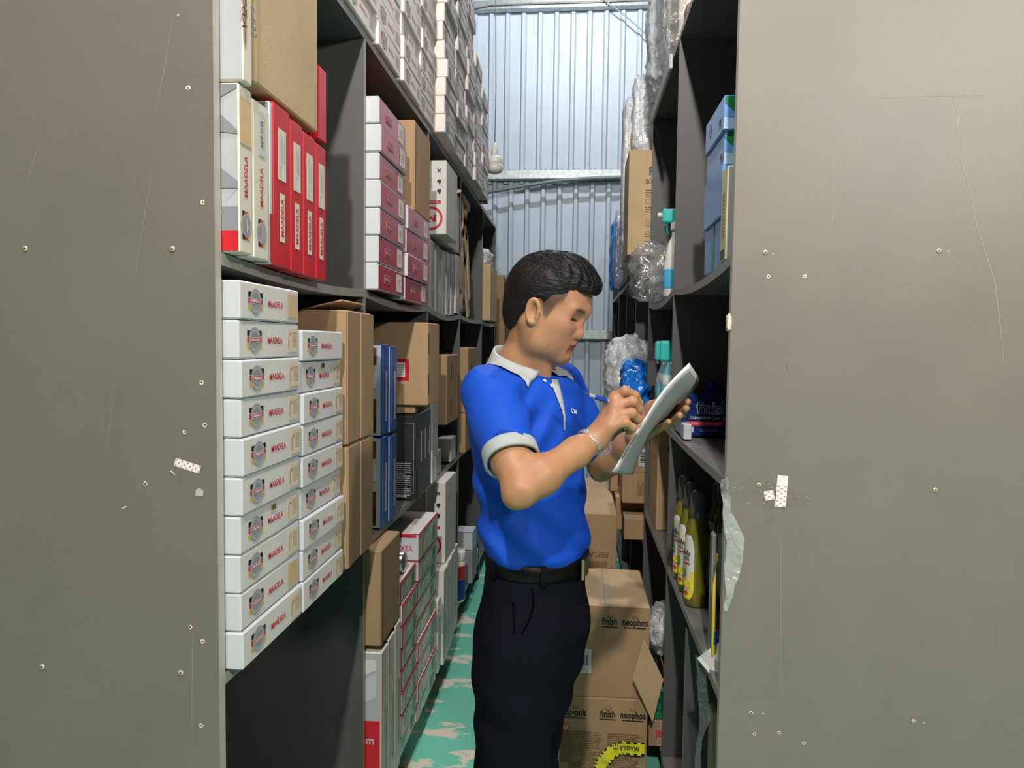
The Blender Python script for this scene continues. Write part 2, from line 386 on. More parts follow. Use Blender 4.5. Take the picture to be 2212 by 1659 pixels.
for (pan, O, pts) in ((lp, LO, ((407, 190), (438, 437), (385, 33), (436, 826), (443, 918), (399, 933), (411, 1354), (438, 1385), (435, 1567), (314, 1045))),
                      (rp, RO, ((1660, 597), (1738, 597), (1630, 1585), (1683, 1582), (1737, 1605), (1670, 548), (2048, 543), (1996, 1561), (1648, 1541)))):
    for i, (u, v) in enumerate(pts):
        o = on_panel(pan, O, O[1], u, v, hole_me(i+int(u)), 'drill_hole'); k = .45 if (u, v) in ((1670, 548), (2048, 543), (1996, 1561), (1648, 1541), (385, 33)) else .95; o.scale = (k, k, 1)
scr_m = mat('scratch', (.32, .30, .265), .6, var=.1)
def scratch(pan, O, pts, w=.0009, name='scratch'):
    P = [hy(u, v, O[1])-Vector(O) for u, v in pts]; V, Fc = [], []
    for i, p in enumerate(P):
        d = (P[min(i+1, len(P)-1)]-P[max(i-1, 0)]).normalized(); nrm = Vector((-d.z, 0, d.x)); ww = w*(.35 if i in (0, len(P)-1) else 1)
        V += [Vector((p.x, -.0004, p.z))+nrm*ww/2, Vector((p.x, -.0004, p.z))-nrm*ww/2]
    for i in range(len(P)-1): Fc.append((2*i, 2*i+1, 2*i+3, 2*i+2))
    link(name, mesh(name, V, Fc, [scr_m]), pan)
for pts, w in (([(374, 38), (355, 150), (335, 250)], .0008), ([(330, 360), (310, 480), (292, 602)], .0008), ([(86, 308), (72, 350), (58, 394)], .0009), ([(90, 186), (76, 212)], .0007),
               ([(248, 844), (238, 915), (226, 990)], .0006), ([(425, 1330), (416, 1400), (415, 1530), (418, 1655)], .0007), ([(125, 540), (200, 578)], .0005), ([(64, 597), (150, 600)], .0008), ([(66, 681), (180, 679)], .0005), ([(402, 450), (396, 500)], .0005)):
    scratch(lp, LO, pts, w)
for pts, w in (([(1890, 212), (1990, 207), (2130, 206)], .0013), ([(2058, 208), (2068, 245), (2070, 335), (2092, 395), (2110, 490), (2148, 605), (2160, 700), (2170, 800)], .0014),
               ([(1806, 232), (1799, 340), (1799, 460), (1790, 548)], .0008), ([(1720, 250), (1716, 330)], .0006), ([(1682, 660), (1700, 798), (1692, 720)], .0006), ([(1782, 700), (1776, 800)], .0006),
               ([(1687, 1100), (1686, 1300), (1690, 1498)], .0009), ([(1675, 1110), (1673, 1230)], .0006), ([(1729, 1196), (1722, 1233)], .0012), ([(1757, 1196), (1750, 1231)], .0016), ([(1655, 1196), (1650, 1222)], .0007),
               ([(1719, 1457), (1716, 1493)], .0013), ([(1749, 1457), (1748, 1500)], .0013), ([(1718, 1535), (1720, 1577)], .0009), ([(1747, 1537), (1751, 1580)], .0009), ([(1725, 900), (1735, 965)], .0006), ([(2148, 1170), (2144, 1380), (2140, 1560)], .0005), ([(1965, 1510), (1985, 1580), (2022, 1655)], .0006)):
    scratch(rp, RO, pts, w)
stk_w = mat('white_sticker', (.80, .78, .76), .5); pinkink = mat('pink_ink', (.80, .20, .22), .5)
def dotted(w, h, nx, ny, blank=0):
    P = [([(-w/2, -h/2), (w/2, -h/2), (w/2, h/2), (-w/2, h/2)], 0, stk_w)]
    for i in range(nx):
        for j in range(ny):
            if (i+j) % 2: continue
            y = -h/2+(j+.5)*h*(1-blank)/ny; x = -w/2+(i+.5)*w/nx; a, b = w/nx*.36, h*(1-blank)/ny*.2
            P.append(([(x-a, y-b), (x+a, y-b), (x+a, y+b), (x-a, y+b)], .0004, pinkink))
    return flat_parts(P)
on_panel(lp, LO, LO[1], 405, 1006, dotted(.0135, .044, 3, 9), 'sticker', math.radians(74))
on_panel(lp, LO, LO[1], 431, 1064, flat_parts([([(-.007, -.005), (.006, -.006), (.007, .003), (0, .008), (-.006, .004)], 0, ltgrey)]), 'paper_scrap')
on_panel(lp, LO, LO[1], 375, 1023, flat_parts([([(-.006, .004), (-.003, .005), (.005, -.004)], 0, stk_w)]), 'paper_scrap')
on_panel(lp, LO, LO[1], 270, 1097, flat_parts([([(-.005, -.002), (.004, .002), (.003, .003), (-.003, .001)], 0, stk_w)]), 'paper_scrap')
on_panel(rp, RO, RO[1], 1688, 1061, dotted(.021, .064, 3, 9, .3), 'sticker', math.radians(-2.5), .0016)
on_panel(rp, RO, RO[1], 1661, 1070, dotted(.019, .019, 3, 4), 'sticker', math.radians(10), .0016)
tape = film('clear_tape', (.97, .96, .94), .06, .04, .25, .2)
on_panel(rp, RO, RO[1], 1655, 1060, flat_parts([([(-.083, .036), (-.045, .034), (.0, .02), (.088, -.003), (.085, -.034), (-.083, -.026)], 0, tape)]), 'tape_strip', 0, .0006)
on_panel(rp, RO, RO[1], 1662, 1085, flat_parts([([(-.012, .02), (-.006, .08), (.004, .03), (.012, -.03), (.014, -.043), (-.004, -.045), (-.011, -.03)], 0, tape)]), 'tape_strip', 0, .0009)
ORD = ['first', 'second', 'third', 'fourth', 'fifth', 'sixth', 'seventh', 'eighth', 'ninth', 'tenth', 'eleventh', 'twelfth', 'thirteenth']
def shelf_z(y, j=2):
    for k in range(5):
        if LY[k] <= y < LY[k+1]:
            ya = LY[k]+(TH if k == 0 else PT); t = min(1, max(0, (y-ya)/(LY[k+1]-ya))); return LZ[j]-[0, .004, [.012, .016, .022, .010, .012][k], .004][j]*4*t*(1-t)
    return LZ[j]
def rest(y0, y1, j=2): return max(shelf_z(y0+.001, j), shelf_z(y1-.001, j))+.0012
# ================================================================ boxes: common prints
def multi_box(dims, base, faces, bev=.0025):
    k = ('mbox', tuple(round(d, 4) for d in dims), base.name, tuple(sorted((f, q.name) for f, q in faces.items())), bev)
    if k not in CACHE:
        me = box_me(*dims, bev); ms = [base]; me.materials.append(base); idx = []
        for p in me.polygons:
            n = p.normal; best = 0
            for f, q in faces.items():
                if n.dot(Vector(FR[f][2])) > .8:
                    if q not in ms: ms.append(q); me.materials.append(q)
                    best = ms.index(q)
            idx.append(best)
        me.polygons.foreach_set('material_index', idx); CACHE[k] = me
    return CACHE[k]
def emblem_me(r, pale=False):
    k = ('emblem', r, pale)
    if k in CACHE: return CACHE[k]
    bk, rd, gd, sv = (black, redink, gold, silver) if not pale else (mat('soft_black', (.10, .095, .09), .6), mat('soft_red', (.60, .20, .18), .6), mat('soft_gold', (.68, .52, .30), .6), mat('soft_grey', (.36, .35, .34), .6))
    P = []
    for s in (-1, 1):
        for j, q in enumerate((bk, rd, gd)):
            y1 = r*.75-j*r*.5; P.append(([(s*r*.78, y1-r*.42), (s*r*1.3, y1-r*.42), (s*r*1.3, y1), (s*r*.78, y1)][::s], 0, q))
    P += arc_strip(0, r*1.06, 0, 2*math.pi, 24, .0002, white)
    P += arc_strip(r*.84, r*1.02, 0, 2*math.pi, 24, .0004, sv if pale else greyink)
    P += arc_strip(0, r*.74, 0, 2*math.pi, 24, .0004, sv)
    P.append(([(-r*.8, -r*.2), (r*.8, -r*.2), (r*.8, r*.2), (-r*.8, r*.2)], .0006, white))
    P.append(([(-r*.74, -r*.13), (r*.74, -r*.13), (r*.74, r*.13), (-r*.74, r*.13)], .0008, rd))
    P.append(([(-r*.68, -r*.07), (r*.68, -r*.07), (r*.68, r*.07), (-r*.68, r*.07)], .001, mat('pink_print', (.85, .6, .58), .6)))
    for j in range(18):
        a = math.pi*(.14+.72*j/17)+(math.pi if j % 2 else 0)
        P.append(([(r*.88*math.cos(a-.03), r*.88*math.sin(a-.03)), (r*.98*math.cos(a-.03), r*.98*math.sin(a-.03)), (r*.98*math.cos(a+.03), r*.98*math.sin(a+.03)), (r*.88*math.cos(a+.03), r*.88*math.sin(a+.03))], .0006, white))
    CACHE[k] = flat_parts(P); return CACHE[k]
def tap_drawing_me(s, mt):
    k = ('tap', s, mt.name)
    if k not in CACHE:
        pts = [(-.9, -1.0), (-.9, .35), (-.8, .7), (-.55, .85), (-.3, .75), (-.22, .5)]; P = []; w = .07
        for a, b in zip(pts, pts[1:]):
            d = Vector((b[0]-a[0], b[1]-a[1])).normalized(); n = Vector((-d.y, d.x))*w
            P.append(([((a[0]-n.x)*s, (a[1]-n.y)*s), ((b[0]-n.x)*s, (b[1]-n.y)*s), ((b[0]+n.x)*s, (b[1]+n.y)*s), ((a[0]+n.x)*s, (a[1]+n.y)*s)], 0, mt))
        CACHE[k] = flat_parts(P)
    return CACHE[k]
def faucet_box(y0, y1, z, h, xf, label, group, sticker=tan_pale, depth=.30, pale=False, barcode=False, rz=0, detail=True, name='faucet_box'):
    L = y1-y0; d = (depth, L, h)
    o = link(name, multi_box(d, white if not pale else offwhite_p, {'+x': litfront} if not pale else {}, .003), None, loc=(xf-depth/2, (y0+y1)/2, z), rot=(0, 0, rz)); tag(o, label, 'box', group)
    decal(o, d, '+x', emblem_me(round(h*.32, 3), pale), -L*.27, 0, name='emblem')
    decal(o, d, '+x', text_me('MAADELA', round(h*.255, 4), redink if not pale else softred, .012, .86), L*.06, -h*.02, name='brand_print')
    if sticker is not None:
        w2, h2 = .046, h*.72; s = decal(o, d, '+x', rect_me(w2, round(h2, 4), sticker), L*.375, 0, name='label_sticker')
        if detail and sticker is not tan:
            link('tap_drawing', tap_drawing_me(round(h*.25, 4), tanink), s, loc=(-.004, 0, .0006))
            link('small_print', lines_me(.022, .03, 6, tanink2, seed=4), s, loc=(.009, .002, .0006))
    elif pale:
        decal(o, d, '+x', lines_me(.05, .035, 4, paleink, seed=5), L*.36, 0, name='small_print')
    if barcode:
        decal(o, d, '+x', rect_me(.024, .016, tan_pale), L*.02, h*.33, name='barcode_sticker')
        decal(o, d, '+x', bars_me(.02, .010, 14, black), L*.02, h*.33, name='barcode', eps=.0014)
    return o
litfront = mat('white_front_lit', (.74, .70, .66), .5, var=.03)  # stronger, warmer light on the box fronts put into the card colour
offwhite_p = mat('warm_white_card', (.80, .74, .70), .6, var=.03)
softred = mat('soft_red', (.60, .20, .18), .6)
tanink2 = mat('faint_tan_ink', (.58, .42, .26), .6)
# ================================================================ left shelf, middle tier of the first bay
GA = 'white faucet boxes stacked on the middle shelf'
XA = -.546; y0 = LY[0]+TH+.006; y1 = YX(648, XA); zt = hx(520, 600, XA).z; h = (zt-LZ[1]-.004)/10
for i in range(10):
    st = tan if i == 9 else (tan if i == 1 else tan_pale)
    lab = 'white faucet box, %s from the bottom in the ten-high stack against the end panel' % ORD[i]
    if i == 9: lab = 'topmost white faucet box of the ten-high stack, its tan sticker blank'
    if i == 3: lab = 'white faucet box with a small barcode label in the ten-high stack'
    faucet_box(y0+random.uniform(0, .002), y1-random.uniform(0, .006), LZ[1]+.002+i*h, h-.0012, XA+random.uniform(-.004, .003), lab, GA, st, barcode=(i == 3), rz=random.uniform(-.008, .004))
y0b = y1+.004; y1b = YX(741, XA); hb = (hx(700, 712, XA).z-LZ[1]-.004)/9
for i in range(9):
    lab = 'white faucet box, %s from the bottom in the nine-high stack beside the brown cartons' % ORD[i]
    if i == 8: lab = 'topmost white faucet box of the nine-high stack, without a tan sticker'
    if i == 7: lab = 'white faucet box with a barcode label, second from the top of the nine-high stack'
    faucet_box(y0b+random.uniform(0, .004), y1b-random.uniform(.002, .012), LZ[1]+.002+i*hb, hb-.0012, XA+random.uniform(-.004, .004), lab, 'white faucet boxes of the nine-high stack', None if i == 8 else tan_pale, barcode=(i == 7), rz=random.uniform(-.01, .01))
# two brown cartons, slightly turned, flaps towards the aisle
def flap_carton(name, label, cat, loc, d, rz, group=None, mt=brown, flaps=True, seam='+x', open_top=False):
    o = carton(name, label, cat, loc, d, mt, rz, group, .004)
    if flaps:                                             # two closing flaps on the aisle face, a dark slit between
        g = .0025; w = d[1]/2-g
        for s in (-1, 1):
            f = link('flap', shared_box(.004, w, d[2]-.006, mt, .0015), o, loc=(d[0]/2+.001+(.002 if s > 0 else 0), s*(w/2+g*.6), .003), rot=(0, 0, -.02*s))
    return o
yc0, yc1 = y1b+.006, 1.898
for k, (z, hh) in enumerate(((LZ[1]+.002, .302), (LZ[1]+.306, .325))):
    flap_carton('brown_carton', 'plain brown carton turned flap side out, %s of two beside the white faucet boxes' % ('lower', 'upper')[k], 'carton', (-.712, (yc0+yc1)/2, z), (.33, yc1-yc0-.02, hh), .028-.01*k)
# raised flap on the upper carton
upc = [o for o in bpy.data.objects if o.name.startswith('brown_carton')][-1]
link('top_flap', shared_box(.10, .20, .004, brown_lt, .001), upc, loc=(.10, .01, .336), rot=(0, -.22, 0))
# ---------------------------------------------------------------- upper tier of the first bay
ZU = LZ[2]+.002
def upright_box(u0, u1, X, z, hgt, label, mt, group=None, depth=.26, cat='box', faces=None, name='faucet_box', rz=0, gap=.002):
    ya, yb = max(YX(u0, X), LY[0]+TH+.004), YX(u1, X); z = z if z > ZU+.01 else rest(ya, yb); d = (depth, yb-ya-gap, hgt)
    me = multi_box(d, mt, faces or {}); o = link(name, me, None, loc=(X-depth/2, (ya+yb)/2, z), rot=(0, 0, rz)); tag(o, label, cat, group); return o, d
R90 = math.pi/2
def vbrand(o, d, sticker, white_panel=False, z0=-.20):
    hgt, w = d[2], d[1]
    if not white_panel:
        decal(o, d, '+x', emblem_me(.018), 0, -hgt*.33, R90, name='emblem')
        decal(o, d, '+x', text_me('MAADELA', .0165, redink, .012, .9), .001, -hgt*.035, R90, name='brand_print')
        if sticker is not None: decal(o, d, '+x', rect_me(.040, .075, sticker), .0, hgt*.29, 0, name='label_sticker')
    else:
        decal(o, d, '+x', rect_me(.022, .088, offwhite), 0, -hgt*.19, 0, name='brand_panel')
        decal(o, d, '+x', text_me('MAADELA', .018, redink, .012, .86), 0, -hgt*.19, R90, name='brand_print', eps=.0016)
        s = decal(o, d, '+x', rect_me(.034, .092, offwhite), 0.0, hgt*.2, 0, name='label_sticker')
        link('small_print', lines_me(.05, .018, 4, paleink, seed=8), s, loc=(.002, .012, .0006), rot=(0, 0, R90))
        link('tap_drawing', tap_drawing_me(.014, paleink), s, loc=(.006, -.03, .0006))
hU = hx(510, 172, XA).z-ZU
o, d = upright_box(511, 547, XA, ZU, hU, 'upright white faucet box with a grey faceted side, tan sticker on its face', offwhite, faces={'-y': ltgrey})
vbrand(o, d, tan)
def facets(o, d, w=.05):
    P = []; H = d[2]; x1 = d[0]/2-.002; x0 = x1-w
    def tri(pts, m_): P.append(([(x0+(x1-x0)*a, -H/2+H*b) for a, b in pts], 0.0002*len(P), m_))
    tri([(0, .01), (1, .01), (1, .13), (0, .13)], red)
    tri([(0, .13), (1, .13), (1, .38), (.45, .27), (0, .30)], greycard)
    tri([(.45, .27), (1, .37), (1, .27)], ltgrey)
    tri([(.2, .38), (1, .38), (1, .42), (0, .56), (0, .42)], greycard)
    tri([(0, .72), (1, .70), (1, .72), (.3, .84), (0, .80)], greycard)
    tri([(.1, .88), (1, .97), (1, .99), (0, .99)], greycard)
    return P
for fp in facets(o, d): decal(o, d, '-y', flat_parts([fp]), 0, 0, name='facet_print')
o, d = upright_box(549, 583, XA, ZU, hU*.985, 'upright white faucet box without a sticker, next to the tan-stickered one', offwhite)
vbrand(o, d, None); decal(o, d, '+x', rect_me(.022, .075, white), .002, hU*.3, 0, name='number_panel'); decal(o, d, '+x', text_me('ADP-1110', .012, black, .005, .9), .002, hU*.3, R90, name='number_print', eps=.0016)
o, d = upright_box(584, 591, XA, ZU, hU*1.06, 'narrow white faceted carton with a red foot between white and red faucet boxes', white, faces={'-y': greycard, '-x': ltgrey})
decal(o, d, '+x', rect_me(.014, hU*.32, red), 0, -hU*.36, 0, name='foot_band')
for k, (a, b) in enumerate(((592, 628), (629, 655), (656, 682), (683, 705))):
    o, d = upright_box(a, b, XA, ZU, hU*(1.08-.012*k), ('upright red faucet box with white label %s' % ('beside the white faceted carton', 'second in the row of four red ones', 'third in the row of four red ones', 'at the dark partition end of the red row'))[k*0:] if False else
                       'upright red faucet box with white label, %s' % ('first of four counted from the white boxes', 'second of four counted from the white boxes', 'third of four counted from the white boxes', 'fourth of four counted from the white boxes')[k], red, rz=0)
    vbrand(o, d, None, True)
# upper row
zz = ZU+hU+.002
o, d = upright_box(500, 549, -.538, zz, .30, 'creased white carton with a hand slot and handwriting above the faceted box', offwhite, faces={'-y': ltgrey}, depth=.3)
decal(o, d, '+x', text_me('MAADELA', .024, redink, .012, .86), -.012, -.022, R90+math.pi, name='brand_print')
decal(o, d, '+x', text_me('F-822', .026, mat('blue_pen', (.10, .13, .25), .5), 0, .8), .020, -.045, -R90*.93, name='handwriting')
slot = flat_parts([([(.006*math.cos(a)*(1), .022*math.sin(a)+(.02 if math.sin(a) > 0 else -.02)) for a in [2*math.pi*i/20 for i in range(20)]], 0, brown_lt), ([(.0022*math.cos(a), .018*math.sin(a)+(.02 if math.sin(a) > 0 else -.02)) for a in [2*math.pi*i/20 for i in range(20)]], .0006, brown_dk)])
decal(o, d, '+x', slot, -d[1]/2+.006, -.055, name='hand_slot')
zz2 = ZU+hU*1.085
ya, yb = YX(556, -.548), YX(688, -.548)
o = carton('brown_carton', 'large plain brown carton lying on top of the upright red boxes', 'carton', (-.548-.15, (ya+yb)/2, zz2), (.30, yb-ya-.004, .29), brown_lt, 0, None, .003)
o, d = upright_box(690, 706, -.552, ZU+hU*1.06, .155, 'red carton wedged upright beside the large brown carton', red, depth=.2)
# ================================================================ second bay, upper tier: crimson boxes
X2 = -.535; ya, yb = LY[1]+PT+.004, YX(877, X2); hr = (hx(822, 203, X2).z-ZU)/7
stk_lines = lines_me(.03, .028, 4, greyink, fill=.25, seed=11)
def crimson_box(ya, yb, z, h, xf, label, group, rz):
    d = (.28, yb-ya, h); me = multi_box(d, white, {'+x': crimson, '+z': crimson, '-z': crimson}, .0035)
    o = link('faucet_box', me, None, loc=(xf-.14, (ya+yb)/2, z), rot=(0, 0, rz)); tag(o, label, 'box', group); L = yb-ya
    decal(o, d, '+x', rect_me(.062, .024, mat('pink_rim', (.75, .45, .45), .5)), -L*.18, -h*.02, name='brand_panel')
    decal(o, d, '+x', rect_me(.058, .020, mat('dark_crimson', (.30, .012, .03), .4)), -L*.18, -h*.02, name='brand_field', eps=.0014)
    decal(o, d, '+x', text_me('MAADELA', .0175, mat('pink_rim', (0, 0, 0)), .012, .72), -L*.18, -h*.02, name='brand_print', eps=.002)
    s = decal(o, d, '+x', rect_me(.062, round(h*.72, 4), offwhite), L*.28, 0, name='label_sticker')
    link('small_print', stk_lines, s, loc=(0, 0, .0006)); return o
for i in range(7):
    crimson_box(ya+random.uniform(0, .004), yb-random.uniform(0, .012), rest(ya, yb)+i*hr, hr-.0015, X2+random.uniform(-.006, .003), 'crimson faucet box, %s from the bottom in the seven-high stack by the partition' % ORD[i] if i < 6 else 'topmost crimson faucet box of the seven-high stack', 'crimson boxes of the seven-high stack', random.uniform(-.012, .006))
yc, yd = yb+.006, YX(929, X2)
h2 = (hx(880, 440, X2).z-ZU)/4+.002
for i in range(4):
    crimson_box(yc+random.uniform(0, .006), yd-random.uniform(.02 if i < 2 else 0, .03), rest(yc, yd)+i*h2, h2-.0015, X2+random.uniform(-.006, .002), 'crimson faucet box, %s from the bottom in the four-high stack under the brown carton' % ORD[i], 'crimson boxes of the four-high stack', random.uniform(-.012, .008))
zc = rest(yc, yd)+4*h2+.001
o = carton('brown_carton', 'tall narrow brown carton standing on the short crimson stack', 'carton', (X2-.002-.15, (YX(905, X2)+YX(934, X2))/2-.06, zc), (.30, .25, hx(905, 268, X2).z-zc), brown, 0, None, .004)
decal(o, (.30, .25, hx(905, 268, X2).z-zc), '+x', rect_me(.0025, .25, slotshade), -.115, 0, name='flap_gap')
# third bay, upper tier: white marked carton over a row of thin white boxes
def arrows_me(mt):
    k = ('hang', mt.name)
    if k not in CACHE:
        P = [([(-.010, -.002), (.010, -.002), (.010, .002), (-.010, .002)], 0, mt), ([(-.002, -.010), (.002, -.010), (.002, .010), (-.002, .010)], .0001, mt)]
        CACHE[k] = flat_parts(P)
    return CACHE[k]
def m_ring_me(r, mt):
    k = ('mring', r)
    if k not in CACHE:
        P = arc_strip(r*.80, r, .35, 2*math.pi-.6, 30, 0, mt)
        P += [([(-.42*r, -.3*r), (-.2*r, -.3*r), (-.2*r, .3*r), (-.42*r, .3*r)], 0, mt), ([(.2*r, -.3*r), (.42*r, -.3*r), (.42*r, .3*r), (.2*r, .3*r)], 0, mt),
              ([(-.2*r, .3*r), (-.2*r, .05*r), (0, -.2*r), (.2*r, .05*r), (.2*r, .3*r), (0, .02*r)], .0001, mt)]
        CACHE[k] = flat_parts(P)
    return CACHE[k]
def marked_carton(y0, y1, z, h, xf, label, depth=.34, flip=True):
    d = (depth, y1-y0, h); o = carton('white_carton', label, 'carton', (xf-depth/2, (y0+y1)/2, z), d, whiteM, 0, None, .003)
    a = d[0]/2; f = math.pi if flip else 0
    cross = decal(o, d, '-y', arrows_me(black), a-.03, h*.36, math.pi/4, name='care_mark')
    for q in (.22, .09): decal(o, d, '-y', flat_parts([([(-.008, -.006), (.008, -.006), (.008, .006), (-.002, .007), (-.008, .003)], 0, black), ([(-.001, -.013), (.0045, -.013), (.0045, -.005), (-.001, -.005)], .0001, black)]), a-.03, h*q, name='care_mark')
    decal(o, d, '-y', rect_me(.075, .013, redink), a-.06, -h*.06, name='brand_field'); decal(o, d, '-y', text_me('MAADELA', .012, white, .01, .95), a-.06, -h*.06, f, name='brand_print', eps=.0014)
    decal(o, d, '-y', m_ring_me(.047, redink), a-.062, -h*.28, f, name='brand_mark')
    decal(o, d, '-y', lines_me(.06, .05, 6, paleink, seed=15), a-.085, h*.18, name='small_print')
    return o
whiteM = mat('greyish_white_card', (.70, .68, .645), .6, var=.04)
X3 = -.577
yq = LY[2]; yend = LY[3]-.01; zs = LZ[2]-.002
n = 8; yy = max(yq, LY[2]+PT+.004)
for i in range(n):
    w = (yend-yy)/(n-i)*random.uniform(.85, 1.1) if i < n-1 else yend-yy
    dd = (.30, w-.004, .285+random.uniform(-.006, .006))
    o = link('thin_box', multi_box(dd, whiteM, {}), None, loc=(X3-.15+random.uniform(-.01, .004), yy+w/2, rest(yy, yy+w))); tag(o, 'thin white box standing on edge, %s in the row counted from the crimson stacks' % ORD[i], 'box', 'thin white boxes standing in a row')
    decal(o, dd, '+x', lines_me(.10, w*.3, 2, paleink, seed=i), 0, .02, R90, name='small_print'); decal(o, dd, '+x', rect_me(w*.4, .05, paleink), 0, -.085, name='pale_emblem')
    decal(o, dd, '+x', rect_me(w*.2, .02, greyink), 0, -.12, name='small_mark')
    yy += w
marked_carton(YX(962, -.53)-.0, YX(985, -.53), zs+.297, .245+.05, -.53, 'white carton with black care marks and red ring logo on the thin boxes', .36)
o = carton('white_carton', 'slim white carton with an open brown flap at the partition', 'carton', (-.578-.15, (YX(986, -.53)+yend)/2+.01, zs+.297), (.30, yend-YX(986, -.53)-.03, .27), whiteM, 0)
link('open_flap', shared_box(.07, .10, .003, brown_lt, .001), o, loc=(.14, 0, .275), rot=(.4, .5, 0))
# fourth bay, upper: slotted cardboard trellis and plastic wrapped bundle
tr = empty('cardboard_lattice', (-.585, LY[3]+PT+.22, LZ[2])); tag(tr, 'die-cut cardboard insert with diamond cut-outs leaning in the shelf', 'packaging')
def strip(parent, a, b, w, mt, t=.012):
    a, b = Vector(a), Vector(b); L = (b-a).length; o = link('strip', shared_box(t, w, round(L, 3), mt, .001), parent)
    o.matrix_basis = Matrix.Translation(a) @ Vector((0, 0, 1)).rotation_difference((b-a).normalized()).to_matrix().to_4x4(); return o
for a, b in (((0, -.16, .02), (0, .0, .43)), ((0, .10, .01), (0, -.14, .43)), ((0, -.14, .40), (0, .02, .58)), ((.0, .0, .40), (0, -.15, .58)), ((0, .03, .57), (-.16, .02, .60)), ((0, .02, .42), (0, .13, .10)), ((0, -.06, .44), (0, -.16, .12))):
    strip(tr, a, b, .05, brown_lt)
strip(tr, (0.005, -.16, .59), (0.005, .07, .57), .035, brown_lt)
o = link('wrapped_bundle', crumple(.26, .30, .17, .03, 16, 3, whitefilm), None, loc=(-.735, LY[3]+PT+.26, LZ[2]+.001)); tag(o, 'plastic wrapped bundle of dark folded parts under the cardboard lattice', 'bundle')
for k in range(4): link('folded_part', shared_box(.22, .26, .03, blackcard, .008), o, loc=(-.02, -.01, .018+.04*k), rot=(.02*(-1)**k, 0, .06*(k-1)))
# fifth bay
o = carton('pale_carton', 'pale tan carton overhanging the far shelf with a wrapped bag on top', 'carton', (-.56-.12, LY[4]+PT+.22, LZ[2]+.001), (.30, .36, .34), brown_lt, 0)
o = link('plastic_bag', crumple(.22, .24, .11, .03, 20, 8, whitefilm), None, loc=(-.66, LY[4]+PT+.22, LZ[2]+.34)); tag(o, 'crumpled clear plastic bag lying on the pale tan carton', 'bag')
# cartons stacked on the floor past the last partition
ys = 5.22
for k, (z, hh, dx) in enumerate(((0, .42, 0), (.42, .38, .02), (.80, .40, -.01), (1.20, .40, .02), (1.60, .36, .0))):
    o = carton('stacked_carton', 'brown carton in the floor stack beyond the left shelves, %s from the bottom' % ('first', 'second', 'third', 'fourth', 'topmost fifth')[k], 'carton', (-.76+dx, ys+.22, z+.001*k), (.44, .40, hh), brown, .03*(-1)**k)
    decal(o, (.44, .40, hh), '-y', lines_me(.14, .10, 6, tanink, seed=k), .08, 0, name='small_print')
link('open_flap', shared_box(.20, .38, .004, brown, .001), o, loc=(.23, 0, .36), rot=(0, .62, 0)).location = (.31, 0, .30)
# ================================================================ boxes on top of the left unit
XT = -.563; zt0 = LZ[3]+.0015; hT = .0705; LT = .268
y = LY[0]+TH+.05
for c in range(6):
    rows = (3, 3, 4, 6, 7, 9)[c]
    for r in range(rows):
        faucet_box(y+random.uniform(0, .004), y+LT-random.uniform(.003, .01), zt0+r*hT, hT-.001, XT+random.uniform(-.006, .006), 'white faucet box on the shelving top, %s row, %s stack from the end panel' % (ORD[r], ORD[c]), 'white faucet boxes stored on top of the shelving', None, .28, pale=True, rz=random.uniform(-.012, .012))
    y += LT+.006
XT2 = -.528; y += .004; ytop0 = y
for c in range(5):
    rows = (12, 12, 12, 9, 8)[c]
    for r in range(rows):
        jx = random.uniform(-.010, .008)
        faucet_box(y+random.uniform(0, .006), y+LT-random.uniform(.003, .014), zt0+r*hT, hT-.001, XT2+jx, 'white faucet box in the overhanging block on the shelving top, %s row, stack %s' % (ORD[r], ('one', 'two', 'three', 'four', 'five')[c]), 'white faucet boxes in the overhanging block', None, .30, pale=True, rz=random.uniform(-.02, .02))
    y += LT+.006
o = carton('red_carton', 'tall thin red carton standing at the far end of the white box block', 'carton', (-.585, y+.05, zt0), (.10, .07, .34), crimson)
# ================================================================ second bay, middle tier
ZM = LZ[1]+.0015
blue = mat('blue_card', (.008, .09, .38), .3, var=.1, coat=.4)
choc = mat('chocolate_print', (.09, .03, .02), .5)
XB = -.568; yb0 = YX(824, XB)
for r in range(2):
    for c in range(2):
        d = (.27, .083, .272-.006*c); o = link('blue_box', multi_box(d, blue, {'-y': ltgrey}), None, loc=(XB-.135+.004*c, yb0+.0425+c*.087, ZM+r*.276)); tag(o, 'glossy blue upright box, %s row, %s the brown cartons' % (('lower', 'upper')[r], ('next to', 'one away from')[c]), 'box', 'blue boxes on the middle shelf')
        decal(o, d, '+x', rect_me(.014, .15, ltgrey), .012, -.02, name='pale_label')
        decal(o, d, '+x', rect_me(.008, .24, mat('blue_sheen', (.10, .22, .50), .4)), -.030, 0, name='sheen_stripe')  # paler strip painted as sheen on the glossy front
        if c == 0:
            for q, mt_ in ((.10, choc), (.03, white), (-.05, choc), (-.1, blackcard)): decal(o, d, '-y', rect_me(.10, .05, mt_), .07, q, name='side_print')
